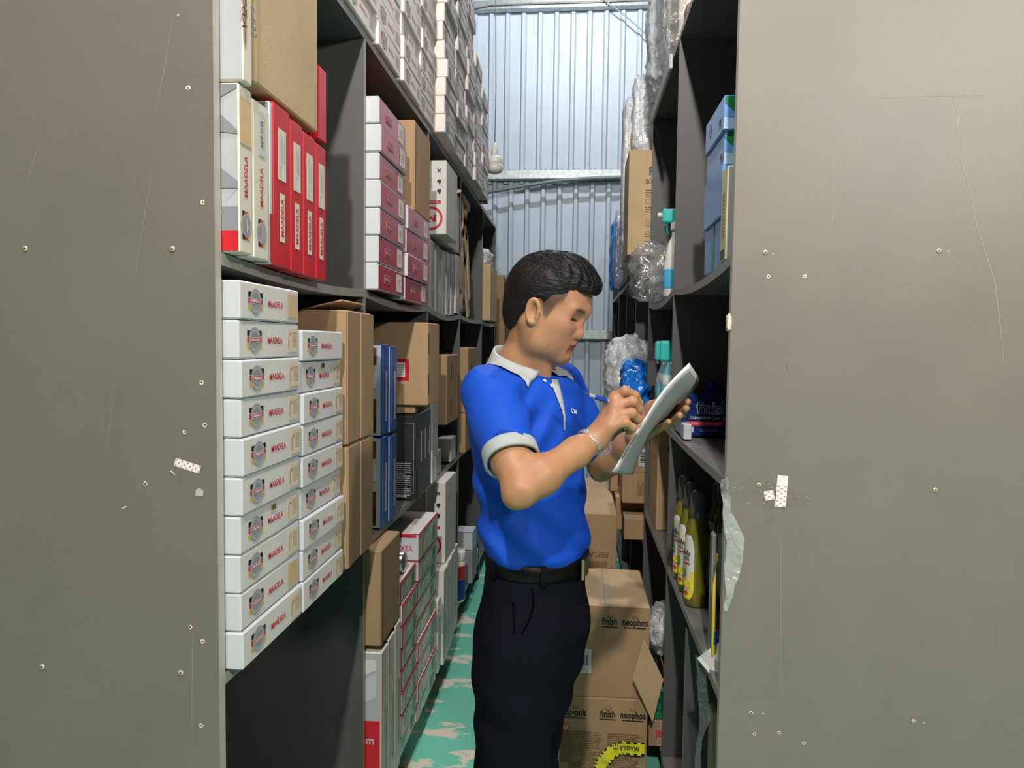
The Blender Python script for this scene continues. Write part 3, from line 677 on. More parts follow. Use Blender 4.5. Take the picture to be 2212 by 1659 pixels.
# black boxes with a lidded carton on them
ybk = 2.462; XK = -.548
for k in range(3):
    w = (LY[2]-.006-ybk)/3; d = (.30, w-.004, .305)
    o = carton('black_box', 'black printed box standing on edge, %s from the blue boxes' % ORD[k], 'box', (XK-.15-.004*k, ybk+w*(k+.5), ZM), d, blackcard, 0, 'black boxes on the middle shelf', .004)
    decal(o, d, '+x', rect_me(w*.16, .11, ltgrey), .012, .03, name='pale_strip')
    if k == 0:
        decal(o, d, '-y', lines_me(.075, .12, 16, greyink, seed=21), .09, -.08, name='small_print')
        fr = [([(a, b), (c_, b), (c_, e), (a, e)], 0, greyink) for a, b, c_, e in ((-.05, -.13, -.049, .12), (.05, -.13, .051, .12), (-.05, .119, .05, .12), (-.05, -.13, .05, -.129))]
        decal(o, d, '-y', flat_parts(fr), .085, 0, name='frame_print')
        decal(o, d, '-y', rect_me(.06, .008, paleink), .08, -.14, name='pale_line')
    decal(o, d, '+z', rect_me(.10, w*.7, ltgrey), .08, 0, name='top_print')
dl = (.32, .262, .028); o = carton('flat_carton', 'flat brown carton lying on the black boxes', 'carton', (XK-.17, 2.59, ZM+.3065), dl, brown, 0)
dc = (.36, .20, .288); o = carton('slotted_carton', 'brown carton with vent slots and a red label above the black boxes', 'carton', (-.508-.18, 2.44+.10, ZM+.336), dc, brown, 0, None, .004)
for q in (.07, -.07): decal(o, dc, '+x', rect_me(.012, .07, slotshade), -.094, q, name='vent_slot')
s = decal(o, dc, '-y', rect_me(.05, .075, crimson), .088, -.02, name='red_label'); link('label_panel', rect_me(.03, .05, offwhite), s, loc=(-.004, 0, .0006)); link('small_print', lines_me(.024, .04, 5, greyink, seed=31), s, loc=(-.004, 0, .0014))
# ================================================================ third bay, middle tier
for k in range(2):
    d = (.30, .055, .60-.01*k); o = carton('tall_white_box', 'tall thin white box beside the partition, %s' % ('next to the black boxes', 'next to the slotted cartons')[k], 'box', (-.556-.15, LY[2]+PT+.035+.06*k, ZM), d, whiteM, 0, None)
    decal(o, d, '+x', lines_me(.16, .02, 3, paleink, seed=40+k), 0, .0, R90, name='small_print'); decal(o, d, '+x', rect_me(.02, .03, greyink), 0, -.22, name='small_mark')
d = (.32, .36, .20); o = carton('brown_carton', 'dark brown carton carrying a slotted carton in the third bay', 'carton', (-.645-.16, 3.15, ZM), d, brown_dk, 0)
d = (.34, .30, .30); o = carton('slotted_carton', 'brown carton with vent slots stacked on the dark brown one', 'carton', (-.545-.17, 3.16, ZM+.203), d, brown, 0, None, .004)
for q in (.075, -.075): decal(o, d, '+x', rect_me(.014, .075, slotshade), -.05, q, name='vent_slot')
for k, (yy_, dx, sz) in enumerate(((2.955, 0, (.10, .09, .10)), (3.33, 0.0, (.10, .13, .11)))):
    carton('small_white_box', 'small white box at the shelf edge %s' % ('beside the tall thin boxes', 'beside the far partition')[k], 'box', (-.571-.035, yy_+.035-.02*k, ZM), (.068, sz[1], sz[2]), whiteM, 0)
d = (.34, .30, .20); o = carton('brown_carton', 'brown carton at the base of the fourth bay', 'carton', (-.55-.17, 3.72, ZM), d, brown, 0)
d = (.34, .30, .33); o = carton('slotted_carton', 'slotted brown carton on top of another in the fourth bay', 'carton', (-.54-.17, 3.72, ZM+.203), d, brown, 0, None, .004); decal(o, d, '+x', rect_me(.014, .09, slotshade), -.03, .04, name='vent_slot')
o = link('plastic_bag', crumple(.14, .16, .12, .03, 22, 12, whitefilm), None, loc=(-.63, 3.99, ZM)); tag(o, 'small crumpled white plastic bag on the middle shelf of the fourth bay', 'bag')
d = (.3, .22, .3); carton('brown_carton', 'small brown carton near the end of the middle shelf', 'carton', (-.78, 4.21, ZM), (.24, .2, .3), brown, 0)
# ================================================================ bottom tier, second bay
ZB = LZ[0]+.0015; XD = -.53
yb1 = LY[1]+PT+.01
for k, (w, hh) in enumerate(((.075, .45), (.075, .455), (.07, .465))):
    d = (.29, w-.003, hh); o = link('faucet_carton', multi_box(d, [offwhite, whiteM, whiteM][k], {'-y': ltgrey, '-x': red} if k == 0 else {'-y': crimson}), None, loc=(XD-.145, yb1+.0375+.0755*k, ZB)); tag(o, 'upright white carton with red foot and trim on the bottom shelf, %s from the partition' % ORD[k], 'carton', 'upright cartons on the bottom shelf')
    decal(o, d, '+x', rect_me(.008, hh-.01, crimson), -w/2+.006, 0, name='red_trim'); decal(o, d, '+x', rect_me(.02, .2, mat('sage_print', (.36, .40, .33), .5)), .012, -.05, name='photo_print')
    if k == 0:
        decal(o, d, '-y', rect_me(.20, .25, red), .04, -hh/2+.127, name='foot_band'); decal(o, d, '-y', text_me('m', .035, white, .01), .112, -.03, name='letter_print', eps=.0014)
        decal(o, d, '-y', flat_parts([([(-.06, 0), (.05, .05), (.05, .12), (-.06, .07)], 0, white), ([(-.06, .08), (.05, .13), (.05, .16), (-.06, .16)], .0002, whiteM)]), .08, .045, name='facet_print')
d = (.29, .215, .275); o = carton('brown_carton', 'plain brown carton standing on the upright red-footed cartons', 'carton', (XD-.145-.002, yb1+.108, ZB+.468), d, brown, 0, None, .004); decal(o, d, '+x', rect_me(.003, .26, slotshade), -.09, 0, name='flap_gap')
sage = mat('sage_photo', (.40, .43, .36), .3, var=.35, scale=14, coat=.5)
def mixer_box(ya, yb, z, h, xf, label, text=False):
    d = (.30, yb-ya, h); me = multi_box(d, crimson, {'+x': sage, '-y': white, '+z': whiteM}, .003)
    o = link('mixer_box', me, None, loc=(xf-.15, (ya+yb)/2, z)); tag(o, label, 'box', 'mixer boxes on the bottom shelf'); L = yb-ya
    decal(o, d, '+x', rect_me(L-.008, .008, crimson), 0, h/2-.005, name='red_edge')
    decal(o, d, '+x', flat_parts([([(-L*.35, -h*.3), (-L*.1, -h*.3), (L*.05, h*.15), (-L*.12, h*.3), (-L*.3, h*.1)], 0, mat('tap_photo', (.62, .60, .52), .35, var=.4, scale=30)), ([(L*.2, -h*.35), (L*.38, -h*.35), (L*.38, h*.2), (L*.2, h*.2)], .0002, mat('dark_photo', (.24, .27, .22), .4, var=.3, scale=30))]), 0, 0, name='photo_print')
    decal(o, d, '-y', rect_me(.012, h-.006, crimson), .145, 0, name='red_corner') if False else None
    if text:
        decal(o, d, '-y', text_me('MIXER', .026, crimson, .01, .95), .092, -.005, name='name_print'); decal(o, d, '-y', rect_me(.28, .010, crimson), 0, h/2-.008, name='red_edge')
    return o
yq0, yq1 = YX(860, XD), YX(905, XD); yq0 = max(yq0, yb1+.24)
for i in range(8): mixer_box(yq0+random.uniform(0, .006), yq1-.004, ZB+i*.0715, .070, XD+random.uniform(-.006, .004), 'red-edged mixer box, %s from the bottom of the stack by the brown carton' % ORD[i])
for i in range(9): mixer_box(yq1+.002, LY[2]-.012, ZB+i*(.0715 if i < 8 else .0715), .070 if i < 8 else .095, XD+.004+random.uniform(-.006, .004), 'red-edged mixer box, %s from the bottom of the stack against the partition' % ORD[i] if i < 8 else 'open-ended mixer box lettered in red on top of its stack', i == 8)
o = link('silver_can', lathe_me([(.001, 0), (.030, 0), (.034, .004), (.034, .02), (.032, .022), (.034, .025), (.034, .09), (.031, .095), (.001, .096)], 24, mat('brushed_aluminium', (.62, .64, .65), .28, .9, var=.1)), None)
o.matrix_basis = Matrix.Translation((XD-.11, yq0+.10, ZB+8*.0715+.034)) @ Matrix.Rotation(math.pi/2, 4, 'Y'); tag(o, 'short silver metal can lying on the mixer boxes', 'can')
# third bay, bottom tier
for k in range(4):
    ytl = 2.845; w = .105; d = (.33, w-.004, .395); o = link('tall_carton', multi_box(d, whiteM, {}), None, loc=(-.521-.165-.004*k, ytl+w*(k+.5), ZB)); tag(o, 'tall white carton on the bottom shelf, %s in the row of four' % ORD[k], 'carton', 'tall white cartons on the bottom shelf')
    decal(o, d, '+x', rect_me(.005, .34, black), -w*.42, 0, name='dark_gap'); decal(o, d, '+x', lines_me(.14, .02, 2, paleink, seed=50+k), .0, -.06, R90, name='small_print'); decal(o, d, '+x', arrows_me(paleink), 0, .1, name='pale_emblem')
    if k == 0: decal(o, d, '-y', m_ring_me(.03, paleink), .10, .14, math.pi, name='brand_mark')
carton('slim_white_box', 'slim white box between the mixer boxes and the tall white cartons', 'box', (-.53-.15, LY[2]+PT+.045, ZB), (.30, .055, .30), whiteM)
ymk = YX(962, -.535, 1090)
marked_carton(ymk, ymk+.26, ZB+.397, .345, -.535, 'white carton with an upside-down red ring logo on the tall white cartons', .36)
carton('slim_white_box', 'slim white box leaning behind the ring-logo carton', 'box', (-.545-.17, ymk+.30, ZB+.397), (.34, .06, .33), whiteM)
bagp = []
o = link('small_plastic_bag', crumple(.012, .05, .11, .012, 30, 5, clearfilm, 14, 2.4), None, loc=(-.515, LY[2]+PT+.03, ZB+.20), rot=(.5, 0, 0)); tag(o, 'small clear plastic bag hanging from the slim white box', 'bag')
# fourth bay, bottom tier
jar = empty('plastic_jar', (-.63+.03, 3.60, ZB)); tag(jar, 'white-capped plastic jar with a red and blue wrapper on the bottom shelf', 'jar')
link('body', lathe_me([(.001, 0), (.048, 0), (.052, .008), (.052, .20), (.046, .215), (.001, .216)], 24, mat('white_plastic', (.75, .75, .72), .35)), jar)
link('label_band', lathe_me([(.0525, .012), (.0528, .014), (.0528, .115), (.0525, .118)], 24, mat('navy_label', (.015, .04, .22), .35)), jar)
link('label_band', lathe_me([(.0525, .119), (.0528, .121), (.0528, .185), (.0525, .188)], 24, mat('red_label', (.48, .03, .04), .35)), jar)
link('lid', lathe_me([(.001, .214), (.05, .214), (.052, .218), (.052, .255), (.048, .262), (.001, .263)], 28, mat('white_plastic', (.75, .75, .72), .35)), jar)
d = (.12, .14, .10); o = link('small_carton', multi_box(d, blue, {'-y': white, '+z': white}), None, loc=(-.61, 3.95, ZB+.18)); tag(o, 'white and blue small carton resting on a grey carton', 'box')
carton('grey_carton', 'small grey carton under the white and blue one', 'box', (-.63, 3.95, ZB), (.16, .18, .178), greycard)
carton('amber_board', 'amber cardboard sheet standing at the back of the bottom shelf', 'board', (-.80, 3.70, ZB), (.24, .02, .42), mat('amber_card', (.42, .26, .06), .7))
o = link('dark_bundle', crumple(.22, .36, .32, .04, 10, 9, blackcard), None, loc=(-.86, 4.10, ZB)); tag(o, 'dark wrapped tool bundle at the back of the bottom shelf', 'bundle')
o = link('wire_coil', tube_me([(-.03*math.cos(a)*1.2, .06*math.sin(a), .06+.02*math.sin(3*a)+.004*a) for a in [i*.4 for i in range(46)]], .004, 6, metal), None, loc=(-.60, 4.17, ZB-.035)); tag(o, 'loose coil of silver wire on the bottom shelf', 'wire')
# ================================================================ bulb, cables, conduit
bp = hy(1068, 375, 4.3)
bulb = empty('hanging_bulb', (bp.x, 4.3, bp.z)); tag(bulb, 'white bulb hanging on a thin cable above the aisle', 'light bulb')
wp = mat('white_bulb_plastic', (.80, .80, .76), .35); df = mat('bulb_diffuser', (.72, .72, .70), .3)
link('diffuser', lathe_me([(.001, 0), (.025, .001), (.045, .010), (.05, .02), (.05, .058)], 28, df), bulb)
link('housing', lathe_me([(.05, .058), (.051, .060), (.051, .075), (.047, .092), (.032, .100), (.018, .104), (.001, .105)], 28, wp), bulb)
link('socket', lathe_me([(.014, .100), (.020, .106), (.019, .118), (.023, .126), (.020, .138), (.017, .160), (.008, .178), (.001, .179)], 20, wp), bulb)
for k in range(28):
    a = 2*math.pi*k/28; link('cooling_rib', shared_box(.003, .002, .030, wp, 0), bulb, loc=(.0505*math.cos(a), .0505*math.sin(a), .06), rot=(0, 0, a))
link('cable', tube_me([(0, 0, .175), (.003, 0, .5), (-.004, 0, 1.0), (.0, 0, 1.6), (.004, 0, 2.6)], .0035, 8, mat('grey_cable', (.32, .31, .30), .5)), bulb)
pv = mat('grey_conduit', (.16, .19, .20), .4)
P = [hy(u, v, YW-.12) for u, v in ((1000, 427), (1068, 413), (1130, 402), (1200, 391), (1262, 386), (1340, 383), (1420, 381))]
o = link('conduit', tube_me(P, .017, 10, pv)); tag(o, 'thin grey conduit sagging across the corrugated wall', 'conduit')
for P, lab in (([hy(u, v, YW-.11) for u, v in ((960, 30), (1060, 10), (1150, 6), (1300, 2), (1500, -6))], 'thin grey cable running along the highest purlin'), ([hy(u, v, YW-.13) for u, v in ((1290, -12), (1320, 10), (1360, 42), (1400, 78), (1450, 110))], 'thin grey cable slanting down across the ribbed wall')):
    o = link('wall_cable', tube_me(P, .006, 6, mat('grey_cable', (0, 0, 0)))); tag(o, lab, 'cable')
# ================================================================ right shelf
def at_box(name, label, cat, x0, x1, y0, y1, z, h, mt, faces=None, group=None, rz=0, bev=.0025):
    d = (x1-x0, y1-y0, h); o = link(name, multi_box(d, mt, faces or {}, bev), None, loc=((x0+x1)/2, (y0+y1)/2, z), rot=(0, 0, rz)); tag(o, label, cat, group); return o, d
skyb = mat('sky_blue_card', (.16, .36, .78), .35, var=.1, coat=.3); green = mat('green_card', (.01, .20, .06), .35, var=.1, coat=.3); navy = mat('navy_card', (.02, .045, .16), .35)
paleb = mat('pale_blue_card', (.45, .62, .88), .4)
ZR1, ZR2, ZR3 = 1.6465, 1.1915, .7435
# tablet boxes
specs = [(.112, skyb, skyb), (.115, skyb, skyb), (.075, green, skyb), (.078, green, skyb)]
zz = ZR1-.004
for k, (hh, my, mx_) in enumerate(specs):
    dz = .003*(-1)**k
    o, d = at_box('tablet_box', 'blue and green dishwasher tablet box, %s from the bottom of its stack' % ORD[k], 'box', .322+dz, .50, 1.672+dz, 1.90+dz, zz, hh-.001, mx_, {'-y': my}, 'stack of blue and green tablet boxes')
    if k >= 2:
        decal(o, d, '-y', flat_parts([([(-.09, -.036), (.0, -.036), (.06, -.02), (.0, -.008), (-.05, -.014), (-.09, -.010)], 0, paleb), ([(-.09, -.010), (-.05, -.014), (-.09, .02)], .0002, skyb)]), 0, 0, name='wave_print')
        decal(o, d, '-x', rect_me(.03, .02, white), .08, -.012, name='barcode_panel'); decal(o, d, '-x', bars_me(.026, .014, 12, black), .08, -.012, name='barcode', eps=.0014)
    if k == 3: decal(o, d, '-x', flat_parts(arc_strip(0, .017, 0, 2*math.pi, 16, 0, green)+arc_strip(.008, .012, 0, 2*math.pi, 16, .0004, paleb)), -.05, .004, name='seal_print')
    if k == 1:
        decal(o, d, '-y', flat_parts([([(-.016, .018), (.016, .018), (.016, -.002), (0, -.02), (-.016, -.002)], 0, green), ([(-.008, .010), (.008, .010), (.0, -.010)], .0004, paleb)]), -.06, .025, name='shield_print')
        decal(o, d, '-y', lines_me(.05, .012, 2, paleb, seed=61), -.05, -.02, name='small_print')
    if k == 0:
        decal(o, d, '-x', rect_me(.035, .108, green), 0, 0, name='green_band'); decal(o, d, '-x', text_me('pyrocelle', .02, white, .008, .9), 0, 0, R90, name='name_print', eps=.0014)
        decal(o, d, '-y', text_me('pyrocelle', .016, paleb, .004, .9), -.066, -.01, R90, name='name_print')
    zz += hh
o, d = at_box('detergent_box', 'pale yellow and white detergent box in front of the blue tablet boxes', 'box', .316, .44, 1.592, 1.655, ZR1+.001, .20, mat('cream_card', (.78, .72, .40), .5), {'-y': white})
decal(o, d, '-y', text_me('S', .03, redink, .01), -.02, .04, name='letter_print'); decal(o, d, '-y', rect_me(.10, .018, redink), 0, -.055, name='red_band'); decal(o, d, '-x', lines_me(.03, .10, 12, greyink, seed=66), 0, .0, name='small_print'); decal(o, d, '-x', rect_me(.04, .02, navy), 0, -.085, name='blue_band')
o = carton('brown_board', 'folded brown cardboard sheet lying on the tablet boxes', 'board', (.45, 1.80, zz+.002), (.22, .20, .006), mat('brown_board', (.20, .11, .06), .8))
link('raised_flap', shared_box(.004, .18, .16, mat('brown_board', (0, 0, 0)), .001), o, loc=(-.02, 0, .004), rot=(0, .5, 0))
# dishwasher cleaner box lettered "finish"
fb = mat('deep_blue_card', (.008, .022, .12), .25, var=.2, coat=.6)
o, d = at_box('cleaner_box', 'dark blue dishwasher cleaner multipack lettered finish', 'box', .315, .53, 2.16, 2.30, ZR2, .128, fb, bev=.006)
wink = mat('white_ink', (.72, .72, .74), .5); a0 = -.0375
decal(o, d, '-y', text_me('finish', .050, wink, .035, .9), a0+.02, .022, name='name_outline'); decal(o, d, '-y', text_me('finish', .050, fb, -.004, .9), a0+.02, .022, name='name_print', eps=.0016)
decal(o, d, '-y', text_me('DISHWASHER DEEP CLEANER', .0115, wink, .006, .9), a0+.022, -.007, name='tagline_print')
decal(o, d, '-y', flat_parts([([(-.06, -.007), (.05, -.007), (.058, .007), (-.055, .007)], 0, redink)]), a0-.0, -.024, name='red_band'); decal(o, d, '-y', text_me('STINKY DISHWASHER?', .0095, mat('pink_ink2', (.8, .55, .5), .5), .004, .9), a0, -.024, name='band_print', eps=.0014)
decal(o, d, '-y', flat_parts([([(-.011, .010), (.011, .010), (.011, -.004), (0, -.012), (-.011, -.004)], 0, paleb)]), a0-.045, -.044, name='shield_print'); decal(o, d, '-y', lines_me(.055, .009, 2, skyb, seed=70), a0+.012, -.044, name='small_print')
decal(o, d, '-y', rect_me(.22*0+.05, .02, navy), a0+.09, -.043, name='bottle_picture'); decal(o, d, '-y', rect_me(.035, .009, greyink), a0+.09, .03, name='grey_tab')
bt = empty('cleaner_bottle', (.46, 2.32-.002, ZR2)); tag(bt, 'dark blue cleaner bottle standing behind the finish multipack', 'bottle')
bt.location = (.43, 2.322, ZR2)
link('body', lathe_me([(.001, 0), (.016, 0), (.018, .006), (.018, .115), (.012, .13)], 16, fb), bt); link('cap', lathe_me([(.012, .129), (.014, .131), (.014, .155), (.010, .158), (.001, .158)], 16, mat('blue_cap', (.01, .03, .30), .3)), bt)
at_box('white_box', 'narrow white box beside the finish multipack', 'box', .312-.0, .335, 2.09, 2.15, ZR2, .045, white)
# detergent bottles
liq = mat('green_liquid', (.16, .15, .015), .12, var=.1, spec=.6, coat=.6); capm = mat('smoky_cap', (.085, .085, .08), .3, var=.15, coat=.3)
labm = mat('label_paper', (.70, .70, .66), .4, var=.1, scale=30); lemon = mat('lemon_print', (.85, .68, .05), .4)
prof = [(.001, 0), (.031, 0), (.035, .005), (.036, .03), (.034, .10), (.0355, .17), (.036, .195), (.033, .215), (.026, .235), (.021, .246), (.021, .25)]
bodym = lathe_me(prof, 28, liq, sy=.9)
capme = lathe_me([(.021, .246), (.0245, .249), (.0255, .262), (.0245, .275), (.0235, .278), (.0235, .300), (.021, .312), (.014, .320), (.001, .323)], 24, capm)
def bottle_label(sz0=.025, sz1=.205):
    V, Fc, I = [], [], []; n = 10
    rows = [(.022, .45), (.030, .8), (.045, 1.), (.10, 1.), (.16, 1.), (.185, .8), (.200, .45)]
    def rad(z):
        for (r0, z0), (r1, z1) in zip(prof, prof[1:]):
            if z0 <= z <= z1: return r0+(r1-r0)*(z-z0)/(z1-z0)
        return .036
    for z, w in rows:
        for i in range(n+1):
            a = math.pi+(-.62+1.24*i/n)*w; r = rad(z)+.0008; V.append((r*math.cos(a), r*.9*math.sin(a), z))
    for j in range(len(rows)-1):
        for i in range(n): Fc.append((j*(n+1)+i, j*(n+1)+i+1, (j+1)*(n+1)+i+1, (j+1)*(n+1)+i)); I.append(1 if j in (0, 1) or (j == 2 and i > 6) or (j == 4 and i < 3) else 0)
    return mesh('label', V, Fc, [labm, lemon], I, True)
blm = bottle_label()
def wrap_text(s, size, z, mt, r=.0375):
    me = text_me(s, size, mt, .01).copy()
    for v in me.vertices:
        a = math.pi+v.co.x/r*-1*-1; zz_ = v.co.y; v.co = (r*math.cos(math.pi+ -v.co.x/r*-1), r*.9*math.sin(math.pi+ -v.co.x/r*-1), z+zz_)
    for v in me.vertices: v.co.y = v.co.y
    return me
for k, (x, yy_) in enumerate(((.345, 2.0), (.345, 2.115), (.345, 2.23), (.435, 2.16), (.44, 2.03))):
    b = empty('detergent_bottle', (x, yy_, ZR3), .6); tag(b, 'clear bottle of yellow-green detergent with smoky cap, %s' % ('front one of the edge row', 'middle one of the edge row', 'back one of the edge row', 'deeper in the shelf by the partition', 'deeper in the shelf by the edge row')[k], 'bottle', 'detergent bottles')
    link('body', bodym, b); link('cap', capme, b)
    lb = link('label', blm, b)
    if k < 3:
        dd = (.0755, .01, .23)
        for s_, sz_, zz_, mt_ in (('Bếp', .016, .15, black), ('rửa', .013, .135, black)): link('label_print', text_me(s_, sz_, mt_, .02), b, M=face_M((.0755, .07, 0), '-x', 0, zz_))
        link('red_bar', rect_me(.022, .004, redink), b, M=face_M((.0755, .07, 0), '-x', 0, .122)); link('seal', flat_parts(arc_strip(0, .006, 0, 6.283, 14, 0, redink)), b, M=face_M((.0755, .07, 0), '-x', 0, .04)); link('lemon', flat_parts(arc_strip(0, .012, 0, 6.283, 14, 0, lemon)+[([(-.018, .03), (-.004, .02), (-.006, .045)], 0, mat('leaf_print', (.10, .2, .15), .5))]), b, M=face_M((.0755, .07, 0), '-x', .004, .065))
# cleaning tool near the end panel
tl = empty('floor_squeegee', (.314, 1.615, ZR3)); tag(tl, 'grey plastic handle with a yellow and blue brush standing by the end panel', 'brush')
link('grey_handle', box_me(.012, .035, .26, .005), tl, mat('grey_plastic', (.30, .30, .29), .4), loc=(.01, .05, .03))
ylw = mat('yellow_plastic', (.80, .58, .03), .35)
link('yellow_frame', tube_me([(.0, .0, .001), (.004, -.012, .02), (.0, -.02, .06), (.0, -.02, .19), (.004, -.02, .26)], [.006, .005, .004, .004, .003], 8, ylw), tl); link('blue_grip', box_me(.008, .012, .035, .003), tl, mat('blue_plastic', (.01, .06, .32), .4), loc=(.004, -.02, .055))
# folded paper tag and cling film at the shelf edge
tg = hx(1532, 1425, XR-.004)
def sheetm(pts, mt, t=.0006): 
    n = len(pts); P = [Vector(p) for p in pts]; nn = (P[1]-P[0]).cross(P[2]-P[0]).normalized()*t
    V = P+[p+nn for p in P]; return mesh('sheet', V, [tuple(range(n))[::-1], tuple(range(n, 2*n))]+[(i, (i+1) % n, n+(i+1) % n, n+i) for i in range(n)], [mt])
A, B, Cc = hy(1506, 1422, 1.62), hy(1553, 1387, 1.60), hy(1551, 1478, 1.575)
tgo = empty('paper_leaflet', A); tag(tgo, 'folded white leaflet with small print at the shelf edge', 'paper')
link('sheet', sheetm([p-A for p in (A, Cc, B)], stk_w), tgo)
dirA = ((Cc-A).normalized()); upA = ((B-A)-dirA*(B-A).dot(dirA)).normalized(); nA = dirA.cross(upA)
Mt = Matrix((dirA, upA, nA)).transposed().to_4x4(); Mt.translation = (A+B+Cc)/3-A+nA*.0016
link('small_print', lines_me(.05, .024, 8, paleink, seed=81), tgo, M=Mt)
def film_strip(name, label, rows, mt, amp=.006, seed=1, sub=10, cat='plastic film'):
    """rows: list of (left point, right point) down the strip"""
    V, Fc = [], []; n = 6; R = []
    for (a, b), (c, e) in zip(rows, rows[1:]):
        for k in range(sub): t = k/sub; R.append((Vector(a).lerp(Vector(c), t), Vector(b).lerp(Vector(e), t)))
    R.append((Vector(rows[-1][0]), Vector(rows[-1][1])))
    for i, (a, b) in enumerate(R):
        for j in range(n+1):
            p = a.lerp(b, j/n); q = p*35+Vector((seed*3.1, 0, 0)); p = p+Vector((mnoise.noise(q), mnoise.noise(q+Vector((9, 0, 0))), mnoise.noise(q+Vector((0, 7, 0)))*.4))*amp; V.append(p)
    for i in range(len(R)-1):
        for j in range(n): a = i*(n+1)+j; Fc.append((a, a+1, a+n+2, a+n+1))
    o0 = V[0].copy(); me = mesh(name, [v-o0 for v in V], Fc, [mt], smooth=True); o = link(name, me, None, loc=o0); tag(o, label, cat); return o
film_strip('cling_film', 'crumpled clear film hanging over the edge of the end panel', [(hy(1558, 1035, 1.50), hy(1572, 1030, 1.47)), (hy(1560, 1085, 1.468), hy(1580, 1100, 1.462)), (hy(1566, 1150, 1.466), hy(1606, 1165, 1.468)), (hy(1570, 1210, 1.468), hy(1604, 1205, 1.464)), (hy(1566, 1265, 1.466), hy(1588, 1270, 1.466)), (hy(1568, 1320, 1.468), hy(1574, 1322, 1.467))], film('bright_film', (1, 1, 1), .25, .30, .15, .12), .006, 2)
film_strip('cling_film', 'clear film sleeve hanging below the leaflet on the shelf edge', [(hy(1502, 1412, 1.66), hy(1530, 1440, 1.62)), (hy(1506, 1480, 1.66), hy(1526, 1470, 1.63)), (hy(1512, 1560, 1.66), hy(1534, 1555, 1.63)), (hy(1503, 1610, 1.66), hy(1515, 1600, 1.64)), (hy(1500, 1700, 1.66), hy(1512, 1690, 1.64))], clearfilm, .004, 5)
o = link('cardboard_strip', shared_box(.012, .05, .45, brown_lt, .001), None, loc=(.36, 1.80, .1015)); tag(o, 'narrow upright cardboard strip in the lower right compartment', 'cardboard')
ps = hy(1570, 697, RY[0]); o = link('edge_sticker', crumple(.008, .014, .034, .004, 120, 4, hole_rim, 10), ru, loc=(-.003, .006, ps.z-.017)); 
# ================================================================ right shelf, second bay
sb = empty('spray_bottle', (.345, 2.62, ZR1-.012)); tag(sb, 'white spray bottle with turquoise trigger on the right shelf', 'spray bottle')
tq = mat('turquoise_plastic', (.05, .55, .50), .3, coat=.3); wpl = mat('white_plastic', (0, 0, 0))
link('body', lathe_me([(.001, 0), (.036, 0), (.04, .006), (.04, .10), (.034, .15), (.026, .19), (.014, .215), (.012, .24)], 22, wpl, sy=.7), sb)
link('label', lathe_me([(.0402, .03), (.0408, .032), (.0408, .095), (.0402, .098)], 22, mat('cyan_label', (.08, .45, .75), .35), sy=.72), sb)
link('trigger_head', box_me(.075, .026, .05, .008, 2), sb, tq, loc=(-.012, 0, .262)); link('collar', lathe_me([(.017, .236), (.018, .24), (.018, .262), (.016, .265)], 18, wpl), sb)
link('trigger', tube_me([(-.03, 0, .268), (-.036, 0, .245), (-.028, 0, .222)], [.007, .006, .004], 8, tq), sb); link('nozzle', lathe_me([(.009, 0), (.009, .014), (.006, .016)], 12, wpl), sb, M=Matrix.Translation((-.049, 0, .29)) @ Matrix.Rotation(-R90, 4, 'Y'))
o = link('label_print', text_me('A', .03, black, .03), sb, M=face_M((.074, .05, 0), '-x', 0, .14))
bag = link('plastic_bag', crumple(.20, .34, .20, .045, 9, 21, clearfilm, 26, 2.6), None, loc=(.31, 2.80, 1.632)); tag(bag, 'big clear plastic bag spilling out beside the spray bottle', 'bag')
for k, yy_ in enumerate((2.62, 2.78)):
    b = empty('cleaner_bottle', (.342, yy_, ZR2)); tag(b, 'turquoise window cleaner bottle with spray head, %s' % ('the one nearer the bright partition', 'the one farther from the bright partition')[k], 'bottle', 'turquoise cleaner bottles')
    link('body', lathe_me([(.001, 0), (.032, 0), (.036, .006), (.036, .13), (.03, .165), (.018, .2), (.015, .215)], 22, mat('cyan_liquid', (.16, .46, .56), .15, coat=.6), sy=.8), b)
    link('upper_wall', lathe_me([(.0362, .13), (.0366, .131), (.0306, .166), (.0302, .166)], 22, whitefilm, sy=.8), b)
    link('sprayer', box_me(.07, .03, .075, .009, 2), b, tq, loc=(-.008, 0, .213)); link('trigger', tube_me([(-.03, 0, .25), (-.038, 0, .225), (-.03, 0, .2)], [.008, .006, .004], 8, wpl), b)
    link('label', rect_me(.026, .10, white), b, M=face_M((.0735, .05, 0), '-x', 0, .075)); link('label_print', text_me('90', .022, black, .02), b, M=face_M((.0735, .05, 0), '-x', 0, .085, R90, .0016)); link('label_print', text_me('87', .016, redink, .02), b, M=face_M((.0735, .05, 0), '-x', 0, .048, R90, .0016))
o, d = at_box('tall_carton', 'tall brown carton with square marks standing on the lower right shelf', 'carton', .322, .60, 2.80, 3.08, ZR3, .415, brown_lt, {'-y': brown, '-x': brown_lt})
for k in range(3): decal(o, d, '-x', rect_me(.045, .045, black), .05-.06*k+.03, .165, name='care_mark'); decal(o, d, '-x', rect_me(.036, .036, brown_dk), .05-.06*k+.03, .165, name='care_field', eps=.0014)
decal(o, d, '-y', text_me('Co', .07, black, .02), -.06, .11, name='letter_print'); decal(o, d, '-y', lines_me(.20, .05, 9, brown_dk, seed=90), -.08, -.09, R90, name='small_print')
